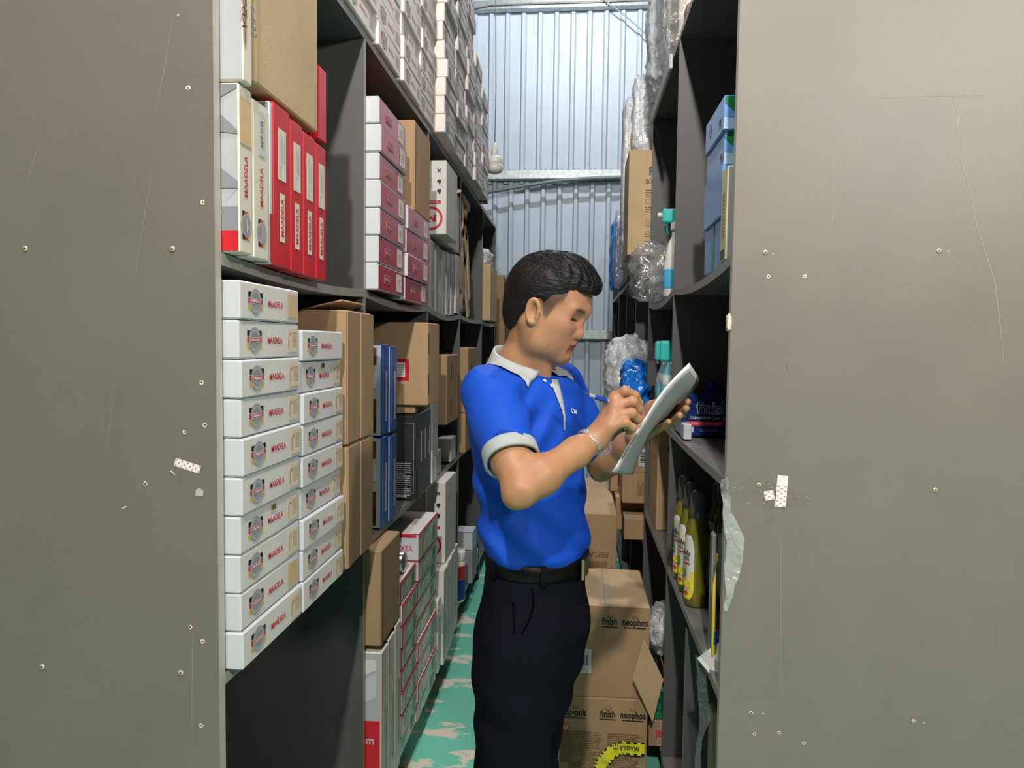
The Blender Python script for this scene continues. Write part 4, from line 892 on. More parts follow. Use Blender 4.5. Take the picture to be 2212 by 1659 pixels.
# floor clutter below the second bay
o, d = at_box('open_carton', 'small brown carton with red print at the foot of the right shelf', 'carton', .268, .52, 2.40, 2.70, .1015, .09, brown); decal(o, d, '-y', text_me('JB', .03, redink, .02), -.09, 0, name='letter_print')
cr = empty('green_crate', (.40, 2.56, .193)); tag(cr, 'green plastic basket full of cardboard at the foot of the right shelf', 'basket')
gp = mat('green_plastic', (.01, .20, .09), .35)
for sx, sy, lx, ly in ((-.13, 0, .004, .30), (.12, 0, .004, .30), (0, -.15, .25, .004), (0, .148, .25, .004)):
    link('rim', shared_box(max(lx, .012), max(ly, .012), .016, gp, .003), cr, loc=(sx, sy, .096)); link('base_band', shared_box(lx, ly, .02, gp, .001), cr, loc=(sx, sy, 0))
    nb = 9
    for k in range(nb):
        t = (k+.5)/nb-.5; link('bar', shared_box(.005 if lx < .01 else .01, .01 if lx < .01 else .005, .085, gp, .001), cr, loc=(sx+(t*lx if lx > .01 else 0), sy+(t*ly if ly > .01 else 0), .015))
link('bottom', shared_box(.25, .30, .004, gp, .001), cr)
oc = empty('open_carton', (.42, 2.58, .198)); tag(oc, 'torn open brown carton with flaps up in the green basket', 'carton')
for k, (p, s_, r_) in enumerate((((-.085, 0, 0), (.004, .23, .16), (0, -.1, 0)), ((0, -.125, 0), (.17, .004, .15), (.1, 0, 0)), ((.085, 0, 0), (.004, .24, .16), (0, .1, 0)), ((0, .122, 0), (.17, .004, .16), (-.1, 0, 0)))): link('side', shared_box(*s_, brown, .001), oc, loc=p, rot=r_)
Vf = [hy(u, v, Y)-oc.location for u, v, Y in ((1368, 1468, 2.30), (1392, 1382, 2.332), (1433, 1468, 2.36), (1410, 1560, 2.332))]
link('flap', sheetm(Vf, brown_lt, .003), oc)
o = link('plastic_bag', crumple(.11, .15, .17, .03, 22, 33, whitefilm, 22, 2.4), None, loc=(.338, 2.56, .365)); tag(o, 'milky plastic bag of small white parts on top of the open carton', 'bag')
# ================================================================ cartons in the aisle
FB = (.293, .39)
def printed_carton(z, h, label, lower):
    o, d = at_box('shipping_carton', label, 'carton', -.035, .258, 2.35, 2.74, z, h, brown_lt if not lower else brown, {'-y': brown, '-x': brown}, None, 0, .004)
    for s_, a in (('calgonit', -.094), ('finish', .015), ('neophos', .098)):
        decal(o, d, '-y', text_me(s_, .034, black, .03, .72), a, h/2-.055, name='brand_print'); decal(o, d, '-y', rect_me(.072 if s_ != 'finish' else .054, .0035, black), a, h/2-.073, name='underline')
        V = []
        for t in (-.9, -.35, .35, .9): V.append(([(.006*math.sin(t)+a-.002, .0), (.006*math.sin(t)+a+.002, 0), (.02*math.sin(t)+a, .018*math.cos(t)+.003)], 0, mat('burst_ink', (.20, .12, .06), .7)))
        decal(o, d, '-y', flat_parts(V), 0, h/2-.042, name='burst_print')
    return o, d
o, d = printed_carton(.001, .285, 'lower brown shipping carton printed finish and neophos, with care instructions', True)
dk = mat('print_brown', (.16, .10, .05), .8)
for a, s_ in ((-.07, 5), (.06, 6)): decal(o, d, '-y', lines_me(.11, .15, 20, dk, .5, seed=100+s_), a+.01, -.05, name='instruction_print')
decal(o, d, '-y', rect_me(.033, .11, dk), -.125, -.03, name='warning_panel'); decal(o, d, '-y', flat_parts([([(-.016, 0), (0, -.016), (.016, 0), (0, .016)], 0, redink), ([(-.011, 0), (0, -.011), (.011, 0), (0, .011)], .0003, brown_lt)]), -.125, .035, name='hazard_mark', eps=.001); decal(o, d, '-y', text_me('!', .016, black, .02), -.125, .035, name='hazard_print', eps=.0018)
o, d = printed_carton(.2865, .315, 'upper brown shipping carton printed finish and neophos, with white barcode label', False)
decal(o, d, '-y', rect_me(.10, .082, white), -.075+.012-.03, -.035, name='barcode_label'); decal(o, d, '-y', bars_me(.075, .036, 26, black, 9), -.093, -.032, name='barcode', eps=.0014); decal(o, d, '-y', lines_me(.08, .012, 2, greyink, seed=120), -.09, -.065, name='small_print', eps=.0014); decal(o, d, '-y', lines_me(.08, .005, 1, greyink, seed=121), -.09, -.004, name='small_print', eps=.0014)
decal(o, d, '+z', rect_me(.045, .385, mat('packing_tape', (.55, .42, .27), .25, coat=.5)), .0, 0, name='packing_tape'); decal(o, d, '+z', rect_me(.0015, .385, brown_dk), .0, 0, name='top_seam', eps=.0014)
# yellow FRAGILE tape arched across the lower carton
yt = mat('yellow_tape', (.80, .72, .02), .35, coat=.4)
arc = [hy(u, v, 2.338) for u, v in ((1296, 1668), (1302, 1645), (1318, 1626), (1345, 1616), (1392, 1617))]
wd_ = .022; V, Fc, I = [], [], []; pts = []
for a, b in zip(arc, arc[1:]):
    for k in range(6): pts.append(a.lerp(b, k/6))
pts.append(arc[-1])
for i, p in enumerate(pts):
    dd_ = (pts[min(i+1, len(pts)-1)]-pts[max(i-1, 0)]).normalized(); nrm = Vector((-dd_.z, 0, dd_.x))
    for t in (-1, -.72, .72, 1): V.append(p-arc[0]+nrm*t*wd_+Vector((0, .004*math.sin(i*.5), 0)))
for i in range(len(pts)-1):
    for j in range(3): Fc.append((4*i+j, 4*i+j+1, 4*i+j+5, 4*i+j+4)); I.append(1 if j in (0, 2) and i % 2 else 0)
ft = link('fragile_tape', mesh('tape', V, Fc, [yt, black], I), None, loc=arc[0]); tag(ft, 'yellow and black FRAGILE tape stuck in an arch on the lower carton', 'tape')
ft.modifiers.new('thick', 'SOLIDIFY').thickness = .0006
link('fragile_print', text_me('FRAGILE', .020, black, .02, .85), ft, M=Matrix.Translation(hy(1360, 1616, 2.332)-arc[0]) @ RXm @ Matrix.Rotation(math.pi, 4, 'Z'))
link('fragile_print', text_me('Handle with care', .007, black, .01, .85), ft, M=Matrix.Translation(hy(1356, 1606, 2.332)-arc[0]) @ RXm @ Matrix.Rotation(math.pi, 4, 'Z'))
link('glass_mark', flat_parts([([(-.008, -.008), (.008, -.008), (.008, .008), (-.008, .008)], 0, black), ([(-.0065, -.0065), (.0065, -.0065), (.0065, .0065), (-.0065, .0065)], .0003, yt), ([(-.003, .005), (0, -.002), (.003, .005)], .0006, black), ([(-.0005, -.005), (.0005, -.005), (.0005, 0), (-.0005, 0)], .0006, black)]), ft, M=Matrix.Translation(hy(1330, 1612, 2.332)-arc[0]) @ RXm @ Matrix.Rotation(.3, 4, 'Z'))
# replacement cartons further down the aisle
o, d = at_box('replacement_carton', 'brown carton with upside-down REPLACEMENT print behind the shipping cartons', 'carton', -.06, .185, 3.02, 3.52, .375, .372, brown, {'+z': brown_lt})
decal(o, d, '-y', text_me('REPLACEMENT', .034, dk, .012, .9), -.012, .012, math.pi, name='brand_print'); decal(o, d, '-y', rect_me(.11, .05, brown_dk), .03, -.042, name='dark_panel'); decal(o, d, '-y', text_me('T', .04, dk, .01), .105, -.045, math.pi, name='letter_print')
o, d = at_box('replacement_carton', 'lower brown carton under the REPLACEMENT carton', 'carton', -.06, .185, 3.02, 3.52, .001, .373, brown)
o, d = at_box('replacement_carton', 'brown carton standing farthest back in the aisle row', 'carton', -.05, .18, 3.56, 4.1, .001, .70, brown, {'+z': brown_lt})
link('top_flap', shared_box(.22, .14, .003, brown_lt, .001), o, loc=(0, -.2, .701))
# third bay on the right: small cartons hanging out over the aisle
ZR4 = .6015
for k, (x0, x1, ya, yb, z, h, lab) in enumerate(((.225, .46, 3.17, 3.33, 0, .095, 'small brown carton, front one at the bottom of the overhanging pile'), (.195, .46, 3.34, 3.60, 0, .155, 'brown carton behind the front one in the overhanging pile'),
        (.215, .46, 3.20, 3.44, .157, .14, 'brown carton with printed lines, middle of the overhanging pile'), (.215, .46, 3.20, 3.44, .298, .12, 'brown carton with white barcode label on the overhanging pile'), (.175, .212, 3.45, 3.62, .157, .125, 'slim brown carton at the aisle side of the pile'), (.23, .46, 3.22, 3.44, .42, .05, 'flat white-topped carton crowning the pile'))):
    o, d = at_box('small_carton', lab, 'carton', x0, x1, ya, yb, ZR4+z, h-.001, brown, {'+z': brown_lt} if k != 5 else {'+z': white}, 'small cartons overhanging the right shelf')
    if k == 2: decal(o, d, '-y', lines_me(.07, .06, 9, dk, seed=140), -.03, 0, R90, name='small_print')
    if k == 3: decal(o, d, '-y', rect_me(.09, .08, white), -.01, .005, name='barcode_label'); decal(o, d, '-y', bars_me(.045, .05, 10, black, 5), -.02, .005, R90, name='barcode', eps=.0014)
    if k == 0: decal(o, d, '-y', lines_me(.04, .012, 3, dk, seed=141), -.03, 0, R90, name='small_print')
# bags on the 1.19 m tier
o = link('plastic_bag', crumple(.19, .26, .30, .05, 11, 41, whitefilm, 26, 2.6), None, loc=(.245, 3.42, 1.192)); tag(o, 'large milky plastic bag of white and blue goods leaning out of the right shelf', 'bag')
bluef = mat('blue_film', (.015, .20, .75), .2, var=.3, scale=20, coat=.6)
o = link('blue_pack', crumple(.10, .10, .10, .03, 20, 42, bluef, 16, 2.4), None, loc=(.262, 3.26, 1.29)); tag(o, 'crumpled bright blue pack inside the milky plastic bag', 'pack')
o = link('blue_bag', crumple(.11, .16, .15, .04, 17, 43, bluef, 20, 2.4), None, loc=(.245, 3.05, 1.192)); tag(o, 'crumpled shiny blue plastic bag at the shelf edge', 'bag')
# appliance carton
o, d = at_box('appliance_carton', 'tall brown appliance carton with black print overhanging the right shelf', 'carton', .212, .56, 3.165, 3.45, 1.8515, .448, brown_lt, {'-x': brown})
decal(o, d, '-y', text_me('Rapido', .048, black, .03, 1, 1, 'LEFT'), -.090, .131, name='brand_print'); decal(o, d, '-y', text_me('BÌNH ÁP', .027, black, .02, 1, 1, 'LEFT'), -.102, .088, name='name_print')
for q, n_ in ((.038, 4), (-.030, 3), (-.135, 3), (-.166, 1)): decal(o, d, '-y', lines_me(.10, .009*n_, n_, dk, seed=150+n_), -.052, q, name='small_print')
decal(o, d, '-y', rect_me(.09, .020, dk), -.055, .004, name='print_frame'); decal(o, d, '-y', rect_me(.087, .017, brown_lt), -.055, .004, name='frame_field', eps=.0014); decal(o, d, '-y', flat_parts([([(-.014, -.016), (.014, -.016), (.014, .016), (-.014, .016)], 0, dk), ([(-.012, -.014), (.012, -.014), (.012, .014), (-.012, .014)], .0003, brown_lt)]+[([(a-.0015, -.009), (a+.0015, -.009), (a+.0015, .008), (a-.0015, .008)], .0006, black) for a in (-.0045, .0045)]), -.082, -.086, name='care_mark')
for k, (x, yy_, sx, sy, h, lab, mt_) in enumerate(((.30, 3.30, .13, .10, .36, 'clear film wrapped white fitting standing on the appliance carton', whitefilm), (.435, 3.25, .11, .09, .50, 'taller film wrapped white panel beside the wrapped fitting', whitefilm), (.26, 3.56, .10, .10, .62, 'white wrapped column behind the appliance carton', whitefilm))):
    z = 2.30 if k < 2 else 1.8515; hh = h if k < 2 else .80
    o = link('wrapped_item', crumple(sx, sy, hh, .02, 14, 60+k, mt_, 26, 5), None, loc=(x, yy_, z+.001)); tag(o, lab, 'wrapped goods')
    link('inner_panel', shared_box(sx*.6, sy*.5, hh*.93, white, .004), o, loc=(0, 0, .01))
o, d = at_box('white_panel_box', 'tall white box with red arcs behind the wrapped fittings', 'box', .212, .30, 3.66, 3.78, 1.8515, .80, white)
decal(o, d, '-y', flat_parts(sum([arc_strip(.022+.007*j, .0245+.007*j, math.pi, 2*math.pi, 12, 0, redink) for j in range(3)], [])+arc_strip(.012, .02, 0, 6.283, 14, 0, ltgrey)), -.012, .34, name='logo_print')
o, d = at_box('tan_box', 'tan box with black cap beside the red-arc box', 'box', .24, .32, 3.48, 3.5, 2.302, .17, brown_lt)
# goods on top of the first two bays
zt = 2.4465
for k, (x, yy_, sx, sy, h, lab) in enumerate(((.36, 2.62, .17, .30, .62, 'bulky bubble-wrapped bundle on top of the right shelf'), (.345, 2.95, .15, .24, .46, 'narrow film-wrapped bundle behind the bulky one on the shelf top'))):
    o = link('wrapped_bundle', crumple(sx, sy, h, .035, 13, 70+k, clearfilm if k == 0 else whitefilm, 28, 4), None, loc=(x, yy_, zt)); tag(o, lab, 'bundle')
    link('inner_board', shared_box(sx*.55, sy*.7, h*.92, white if k else offwhite, .004), o, loc=(.01, 0, .004))
o, d = at_box('brown_carton', 'small brown carton under the wrapped bundles on the shelf top', 'carton', .33, .60, 2.37, 2.44, zt, .10, brown)
o, d = at_box('black_box', 'black box standing on the shelf top behind the wrapped bundles', 'box', .30, .36, 3.10, 3.13, zt, .30, blackcard)
o = link('white_profile', shared_box(.012, .62, .05, white, .003), None, loc=(XR-.009, 2.80, zt-.06)); tag(o, 'white plastic profile fixed along the top shelf edge', 'trim')
o.parent = ru; o.location = Vector((XR-.009, 2.80, zt-.06))-Vector(RO)
for q in ('label', 'category'): del o[q]
# far end of the right unit
o = link('bubble_wrap', crumple(.05, .12, .52, .03, 20, 81, clearfilm, 26, 3), None, loc=(.275, 5.0, 1.853)); tag(o, 'bubble wrap roll standing at the far end of the right shelf', 'wrap')
o = link('blue_bag', crumple(.05, .14, .48, .035, 11, 82, bluef, 22, 3), None, loc=(.262, 5.25, 1.853)); tag(o, 'long blue plastic bag hanging at the far end of the right shelf', 'bag')
o, d = at_box('white_board', 'white framed board standing between bubble wrap and wrapped goods', 'board', .27, .30, 4.40, 4.85, 1.853, .55, white)
o, d = at_box('brown_bracket', 'brown cardboard corner bracket sticking out by the corrugated wall', 'packaging', .245, .29, 5.55, 5.62, 1.192, .30, brown); link('bracket_foot', shared_box(.05, .06, .10, brown_lt, .002), o, loc=(-.03, 0, .10)); link('bracket_foot', shared_box(.05, .06, .06, brown, .002), o, loc=(-.035, 0, .02))
# ================================================================ the person (implicit surfaces meshed by surface nets)
class Fld:
    def __init__(s, lo, hi, h):
        s.h = h; s.lo = np.array(lo, np.float32); n = np.ceil((np.array(hi)-np.array(lo))/h).astype(int)+1; s.n = n
        ax = [(s.lo[i]+h*np.arange(n[i])).astype(np.float32) for i in range(3)]
        s.X, s.Y, s.Z = np.meshgrid(*ax, indexing='ij', sparse=False); s.D = np.full(s.X.shape, 1., np.float32)
    def sphere(s, c, r): return np.sqrt((s.X-c[0])**2+(s.Y-c[1])**2+(s.Z-c[2])**2)-r
    def ell(s, c, r, M=None):
        x, y, z = s.X-c[0], s.Y-c[1], s.Z-c[2]
        if M is not None: x, y, z = (M[0][0]*x+M[0][1]*y+M[0][2]*z, M[1][0]*x+M[1][1]*y+M[1][2]*z, M[2][0]*x+M[2][1]*y+M[2][2]*z)
        k0 = np.sqrt((x/r[0])**2+(y/r[1])**2+(z/r[2])**2); k1 = np.sqrt((x/r[0]**2)**2+(y/r[1]**2)**2+(z/r[2]**2)**2)+1e-9
        return k0*(k0-1)/k1
    def cone(s, a, b, r1, r2=None):
        r2 = r1 if r2 is None else r2; a = np.array(a, np.float32); b = np.array(b, np.float32); d = b-a; L2 = float(d@d)
        t = np.clip(((s.X-a[0])*d[0]+(s.Y-a[1])*d[1]+(s.Z-a[2])*d[2])/L2, 0, 1)
        return np.sqrt((s.X-a[0]-t*d[0])**2+(s.Y-a[1]-t*d[1])**2+(s.Z-a[2]-t*d[2])**2)-(r1+(r2-r1)*t)
    def add(s, d, k=.01):
        h = np.maximum(k-np.abs(s.D-d), 0)/k; s.D = np.minimum(s.D, d)-h*h*k*.25
    def sub(s, d, k=.01):
        d = -d; h = np.maximum(k-np.abs(s.D-d), 0)/k; s.D = np.maximum(s.D, d)+h*h*k*.25
    def cut(s, d, k=.004):
        h = np.maximum(k-np.abs(s.D-d), 0)/k; s.D = np.maximum(s.D, d)+h*h*k*.25
    def nets(s):
        D = s.D; D[0], D[-1] = .5, .5; D[:, 0], D[:, -1] = .5, .5; D[:, :, 0], D[:, :, -1] = .5, .5
        I = D < 0; n = D.shape; c = [(i, j, k) for i in (0, 1) for j in (0, 1) for k in (0, 1)]
        sl = lambda A, o: A[o[0]:n[0]-1+o[0], o[1]:n[1]-1+o[1], o[2]:n[2]-1+o[2]]
        cnt = sum(sl(I, o).astype(np.int8) for o in c); act = (cnt > 0) & (cnt < 8)
        ids = np.full(act.shape, -1, np.int64); cell = np.argwhere(act); ids[act] = np.arange(len(cell))
        vals = np.stack([D[cell[:, 0]+o[0], cell[:, 1]+o[1], cell[:, 2]+o[2]] for o in c], 1)
        acc = np.zeros((len(cell), 3)); w = np.zeros(len(cell))
        for a in range(8):
            for b in range(a+1, 8):
                if sum(abs(c[a][i]-c[b][i]) for i in range(3)) != 1: continue
                va, vb = vals[:, a], vals[:, b]; m_ = (va < 0) != (vb < 0); t = np.where(m_, va/np.where(m_, va-vb, 1), 0)
                p = np.array(c[a])[None]+t[:, None]*(np.array(c[b])-np.array(c[a]))[None]; acc[m_] += p[m_]; w[m_] += 1
        V = s.lo+s.h*(cell+acc/w[:, None]); F = []
        for ax in range(3):
            o = [0, 0, 0]; o[ax] = 1
            A = I[:n[0]-o[0], :n[1]-o[1], :n[2]-o[2]]; B = I[o[0]:, o[1]:, o[2]:]; e = np.argwhere(A != B); fl_ = A[tuple(e.T)]
            u, v = [i for i in range(3) if i != ax]; q = []
            for du, dv in ((-1, -1), (0, -1), (0, 0), (-1, 0)):
                t = e.copy(); t[:, u] += du; t[:, v] += dv; q.append(ids[tuple(t.T)])
            q = np.stack(q, 1); flip = fl_ if ax != 1 else ~fl_
            q[~flip] = q[~flip][:, ::-1]; F.append(q)
        return V, np.concatenate(F)
def np_mesh(name, V, F, mats, smooth=True):
    me = bpy.data.meshes.new(name); me.vertices.add(len(V)); me.vertices.foreach_set('co', np.asarray(V, np.float32).ravel())
    me.loops.add(F.size); me.loops.foreach_set('vertex_index', F.astype(np.int32).ravel()); me.polygons.add(len(F))
    me.polygons.foreach_set('loop_start', np.arange(0, F.size, 4, dtype=np.int32)); me.polygons.foreach_set('loop_total', np.full(len(F), 4, np.int32))
    me.update(calc_edges=True); me.validate()
    for q in mats: me.materials.append(q)
    if smooth: me.polygons.foreach_set('use_smooth', np.ones(len(me.polygons), bool))
    return me
def attr_mat(name, rough, sss=0, bump=.0, bscale=400, spec=.4, stretch=None):
    M = bpy.data.materials.new(name); M.use_nodes = True; N, L = M.node_tree.nodes, M.node_tree.links; b = N['Principled BSDF']
    at = N.new('ShaderNodeAttribute'); at.attribute_name = 'tint'; L.new(at.outputs['Color'], b.inputs['Base Color']); b.inputs['Roughness'].default_value = rough; b.inputs['Specular IOR Level'].default_value = spec
    if sss: b.inputs['Subsurface Weight'].default_value = sss; b.inputs['Subsurface Radius'].default_value = (.010, .004, .002); b.inputs['Subsurface Scale'].default_value = .6
    tc = N.new('ShaderNodeTexCoord'); nz = N.new('ShaderNodeTexNoise'); nz.inputs['Scale'].default_value = bscale; mp = N.new('ShaderNodeMapping'); L.new(tc.outputs['Object'], mp.inputs[0])
    if stretch: mp.inputs['Scale'].default_value = stretch
    L.new(mp.outputs[0], nz.inputs[0]); bp = N.new('ShaderNodeBump'); bp.inputs['Strength'].default_value = bump; bp.inputs['Distance'].default_value = .001; L.new(nz.outputs[0], bp.inputs['Height']); L.new(bp.outputs[0], b.inputs['Normal'])
    return M
def set_tint(me, C3):
    a = me.color_attributes.new('tint', 'FLOAT_COLOR', 'POINT'); a.data.foreach_set('color', np.concatenate([C3, np.ones((len(C3), 1))], 1).astype(np.float32).ravel())
# ---------------------------------------------------------------- head
HY, HP = math.radians(15), math.radians(17)
HR = np.array(Matrix.Rotation(-HY, 3, 'Z') @ Matrix.Rotation(HP, 3, 'Y')); HPOS = np.array([-.0538, 1.52, 1.5278])
toL = lambda p: HR.T @ (np.array(p)-HPOS)
NECK0 = np.array([-.112, 1.545, 1.385])
f = Fld((-.125, -.10, -.175), (.10, .10, .135), .0016)
f.add(f.ell((-.018, 0, .035), (.084, .071, .077)))
f.add(f.ell((.018, 0, .034), (.0515, .060, .056)), .03)
f.add(f.ell((.010, 0, -.030), (.054, .054, .060)), .03)
f.add(f.sphere((.0445, 0, -.0755), .0195), .025)
for s in (-1, 1):
    f.add(f.cone((-.010, s*.053, -.028), (.006, s*.049, -.066), .017, .0175), .03)
    f.add(f.cone((.006, s*.049, -.066), (.044, s*.014, -.080), .0165, .015), .025)
    f.add(f.ell((.033, s*.037, -.014), (.026, .024, .022)), .03)
    f.add(f.cone((.054, s*.040, .0195), (.0655, 0, .021), .0085, .0088), .02)
f.add(f.ell((.046, 0, -.050), (.0205, .030, .024)), .02)
for s in (-1, 1): f.sub(f.ell((.0765, s*.032, .004), (.0165, .0175, .0115)), .016)
for s in (-1, 1):
    f.add(f.ell((.016, s*.036, -.046), (.032, .022, .030)), .03)
    f.add(f.ell((.0480, s*.0315, .002), (.0125, .0165, .0108)), .007)
    f.add(f.cone((.0585, s*.019, .0060), (.0515, s*.044, .0040), .0036, .0030), .004)     # upper lid
for s in (-1, 1):
    for ex, ey, ez in ((.0612, .0235, -.0012), (.0615, .028, -.0004), (.0615, .032, .0), (.0612, .036, .0004), (.0608, .040, .0004), (.0602, .0435, .0002)): f.sub(f.ell((ex, s*ey, ez), (.0060, .0042, .0021)), .0008)
f.add(f.cone((.0585, 0, .006), (.0675, 0, -.0245), .0080, .0116), .014)
f.add(f.sphere((.0690, 0, -.0262), .0112), .008)
for s in (-1, 1): f.add(f.ell((.0600, s*.0138, -.0292), (.0100, .0074, .0078)), .006)
for s in (-1, 1): f.sub(f.ell((.0675, s*.0075, -.0375), (.0050, .0034, .0045)), .003)
for s in (-1, 1):
    f.add(f.cone((.0662, s*.004, -.0478), (.0545, s*.0225, -.0525), .0046, .0022), .006)
    f.add(f.cone((.0645, s*.002, -.0582), (.0535, s*.0205, -.0540), .0056, .0024), .006)
for s in (-1, 1): f.sub(f.cone((.0718, 0, -.0527), (.0555, s*.0255, -.0535), .0013, .0010), .0035)
f.sub(f.cone((.0755, 0, -.0665), (.066, .014, -.0665), .004), .012); f.sub(f.cone((.0755, 0, -.0665), (.066, -.014, -.0665), .004), .012)
nk = toL(NECK0); f.add(f.cone((-.026, 0, -.030), nk, .0495, .0560), .028)
f.add(f.cone(toL(NECK0+[0, 0, .03]), toL(NECK0+[-.02, 0, -.05]), .056, .066), .02)
# sternomastoid and throat
for s in (-1, 1): f.add(f.cone((-.028, s*.055, -.035), toL(NECK0+[.05, -.01+s*.02, -.01]), .010, .011), .02)
for s in (-1, 1):                                          # ears
    th = math.radians(14); Me = np.array([[math.cos(th), 0, math.sin(th)], [0, 1, 0], [-math.sin(th), 0, math.cos(th)]])
    ec = (-.013, s*.0745, -.006); f.add(f.ell(ec, (.0132, .0055, .0255), Me), .005)
    f.sub(f.ell((ec[0]+.0015, s*.0815, ec[2]+.003), (.0075, .0100, .0150), Me), .0018)
    rim = [(ec[0]+.0124*math.cos(a)*math.cos(-th)+.0242*math.sin(a)*math.sin(-th), s*(.0785+.0015*math.cos(a+2.6)), ec[2]-.0124*math.cos(a)*math.sin(-th)+.0242*math.sin(a)*math.cos(-th)) for a in [math.radians(d_) for d_ in range(10, 262, 12)]]
    for a, b in zip(rim, rim[1:]): f.add(f.cone(a, b, .0025, .0025), .005)
    f.add(f.cone((ec[0]+.012, s*.077, ec[2]+.002), (ec[0]+.010, s*.0765, ec[2]-.010), .0036, .003), .005)
    f.add(f.sphere((ec[0]+.0045, s*.0752, ec[2]-.0215), .0056), .006)
Vh, Fh = f.nets()
SK = np.array([.425, .215, .112])
def sstep(a, b, x): t = np.clip((x-a)/(b-a), 0, 1); return t*t*(3-2*t)
hl_x = np.array([-.2, -.09, -.075, -.055, -.040, -.028, -.006, .001, .005, .015, .019, .026, .036, .041, .052, .2]); hl_z = np.array([-.066, -.066, -.062, -.046, -.020, .012, .024, .010, -.004, -.006, .008, .026, .036, .052, .060, .066])
def hairline(x): return np.interp(x, hl_x, hl_z)
def head_tint(V):
    x, y, z = V.T; ay = np.abs(y); C3 = np.tile(SK, (len(V), 1))
    def mixc(w, c): C3[:] = C3*(1-w[:, None])+np.array(c)*w[:, None]
    mixc(.35*np.exp(-((x-.045)**2+(ay-.04)**2+(z+.015)**2)/.018**2), (.60, .25, .17))
    mixc(.45*sstep(.015, .055, x)*(z < .05), (.50, .225, .155))
    mixc(.45*np.exp(-((x-.075)**2+y**2+(z+.024)**2)/.016**2), (.60, .24, .17))
    lip = sstep(.0, .003, .0235-ay)*sstep(0, .0025, z+.0635+ay*.30)*sstep(0, .0025, -.0445-z-ay*.28)*sstep(.048, .054, x)
    mixc(.8*lip, (.40, .10, .09))
    mixc(.85*np.exp(-((z+.0530)/.0011)**2)*sstep(0, .003, .0245-ay)*sstep(.048, .054, x), (.10, .025, .02))
    br = np.exp(-(((ay-.033)/.0175)**4))*1.25*np.exp(-((z-(.0205+.12*(np.minimum(ay, .036)-.018)-.12*np.maximum(ay-.036, 0)))/.0040)**2)*sstep(.028, .038, x); mixc(np.clip(.80*br, 0, .85), (.045, .030, .023))
    ls = np.exp(-(((ay-.0335)/.0150)**4))*np.exp(-((z-(.0010+.10*(ay-.031)))/.0026)**2)*sstep(.034, .040, x); mixc(.92*ls, (.02, .012, .01))
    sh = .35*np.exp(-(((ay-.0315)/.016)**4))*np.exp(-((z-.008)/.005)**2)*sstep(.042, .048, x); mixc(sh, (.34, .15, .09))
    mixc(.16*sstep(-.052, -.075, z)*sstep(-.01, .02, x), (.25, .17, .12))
    d = hairline(x)-z; fade = 1-sstep(-.004, .016, d+.0015*np.sin(x*1500+z*900)); fade *= (x < .045)*(z > -.085); fade *= 1-.75*((x > .026) & (ay < .06)); fade *= 1-((ay > .074)*(np.abs(x+.01) < .03)*(np.abs(z+.004) < .038))
    mixc(.78*np.clip(fade, 0, 1), (.035, .025, .019))
    for (mx, my, mz, r) in ((.018, -.06, -.044, .0016), (.026, -.057, -.042, .0014), (.045, -.05, .035, .0013), (.030, -.056, -.02, .0011), (.034, -.05, -.062, .0022), (.027, -.052, -.058, .0018), (.040, -.046, -.058, .0016)):
        mixc(.5*np.exp(-((x-mx)**2+(z-mz)**2)/r**2)*(y < 0), (.22, .09, .06))
    return C3
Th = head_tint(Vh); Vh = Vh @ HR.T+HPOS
# ---------------------------------------------------------------- arms and hands (world space)
BYAW = math.radians(33); BF = np.array([math.cos(BYAW), -math.sin(BYAW), 0]); BL = np.array([math.sin(BYAW), math.cos(BYAW), 0])
A3 = lambda u, v, Y: np.array(hy(u, v, Y))
SHR, SHL = np.array([-.166, 1.412, 1.362]), np.array([-.038, 1.690, 1.362])
ELR, WRR = A3(1124, 1058, 1.245), A3(1287, 948, 1.372)
ELL, WRL = A3(1300, 1010, 1.765), A3(1376, 942, 1.655)
def lerp(a, b, t): return np.array(a)*(1-t)+np.array(b)*t
def limb(f, sh, el, wr, tw=1):
    f.add(f.cone(sh, el, .043, .030), .01); d = (wr-el)
    f.add(f.cone(lerp(sh, el, .25), lerp(sh, el, .72), .042, .036), .02)
    f.add(f.cone(el, lerp(el, wr, .26), .0285, .0335), .02); f.add(f.cone(lerp(el, wr, .26), lerp(el, wr, .72), .0335, .0260), .02); f.add(f.cone(lerp(el, wr, .72), wr, .0260, .0215), .02)
    f.add(f.sphere(el+(el-wr)/np.linalg.norm(el-wr)*.014+np.array([0, 0, -.008]), .0165), .016)
def chain(f, pts, rs, k=.004):
    for i in range(len(pts)-1): f.add(f.cone(pts[i], pts[i+1], rs[i], rs[i+1]), k)
lo = np.minimum.reduce([SHR, ELR, WRR])-.08; hi = np.maximum.reduce([SHR, ELR, WRR, A3(1395, 850, 1.43)])+.06
fr = Fld(lo, hi, .0023)
limb(fr, SHR, ELR, WRR)
K = [A3(1329, 860, 1.412), A3(1331, 876, 1.386), A3(1328, 899, 1.366), A3(1319, 921, 1.356)]      # knuckles index..little
PALM = lerp(WRR, K[1], .55)
for k, kp in enumerate(K): fr.add(fr.cone(WRR+np.array([0, .012-.008*k, 0]), kp, .0175, .0125), .016)
for k in range(3): fr.add(fr.cone(K[k], K[k+1], .0122, .0115), .008)
fr.add(fr.cone(lerp(WRR, K[0], .4)+np.array([.012, .02, .0]), lerp(K[0], K[2], .5)+np.array([.01, .02, -.006]), .018, .015), .014)
PT_ = A3(1386, 891, 1.425)                                                                      # pen tip
chain(fr, [K[0], A3(1350, 845, 1.402), A3(1371, 855, 1.410), A3(1382, 872, 1.420)], [.0118, .0102, .0092, .0078])
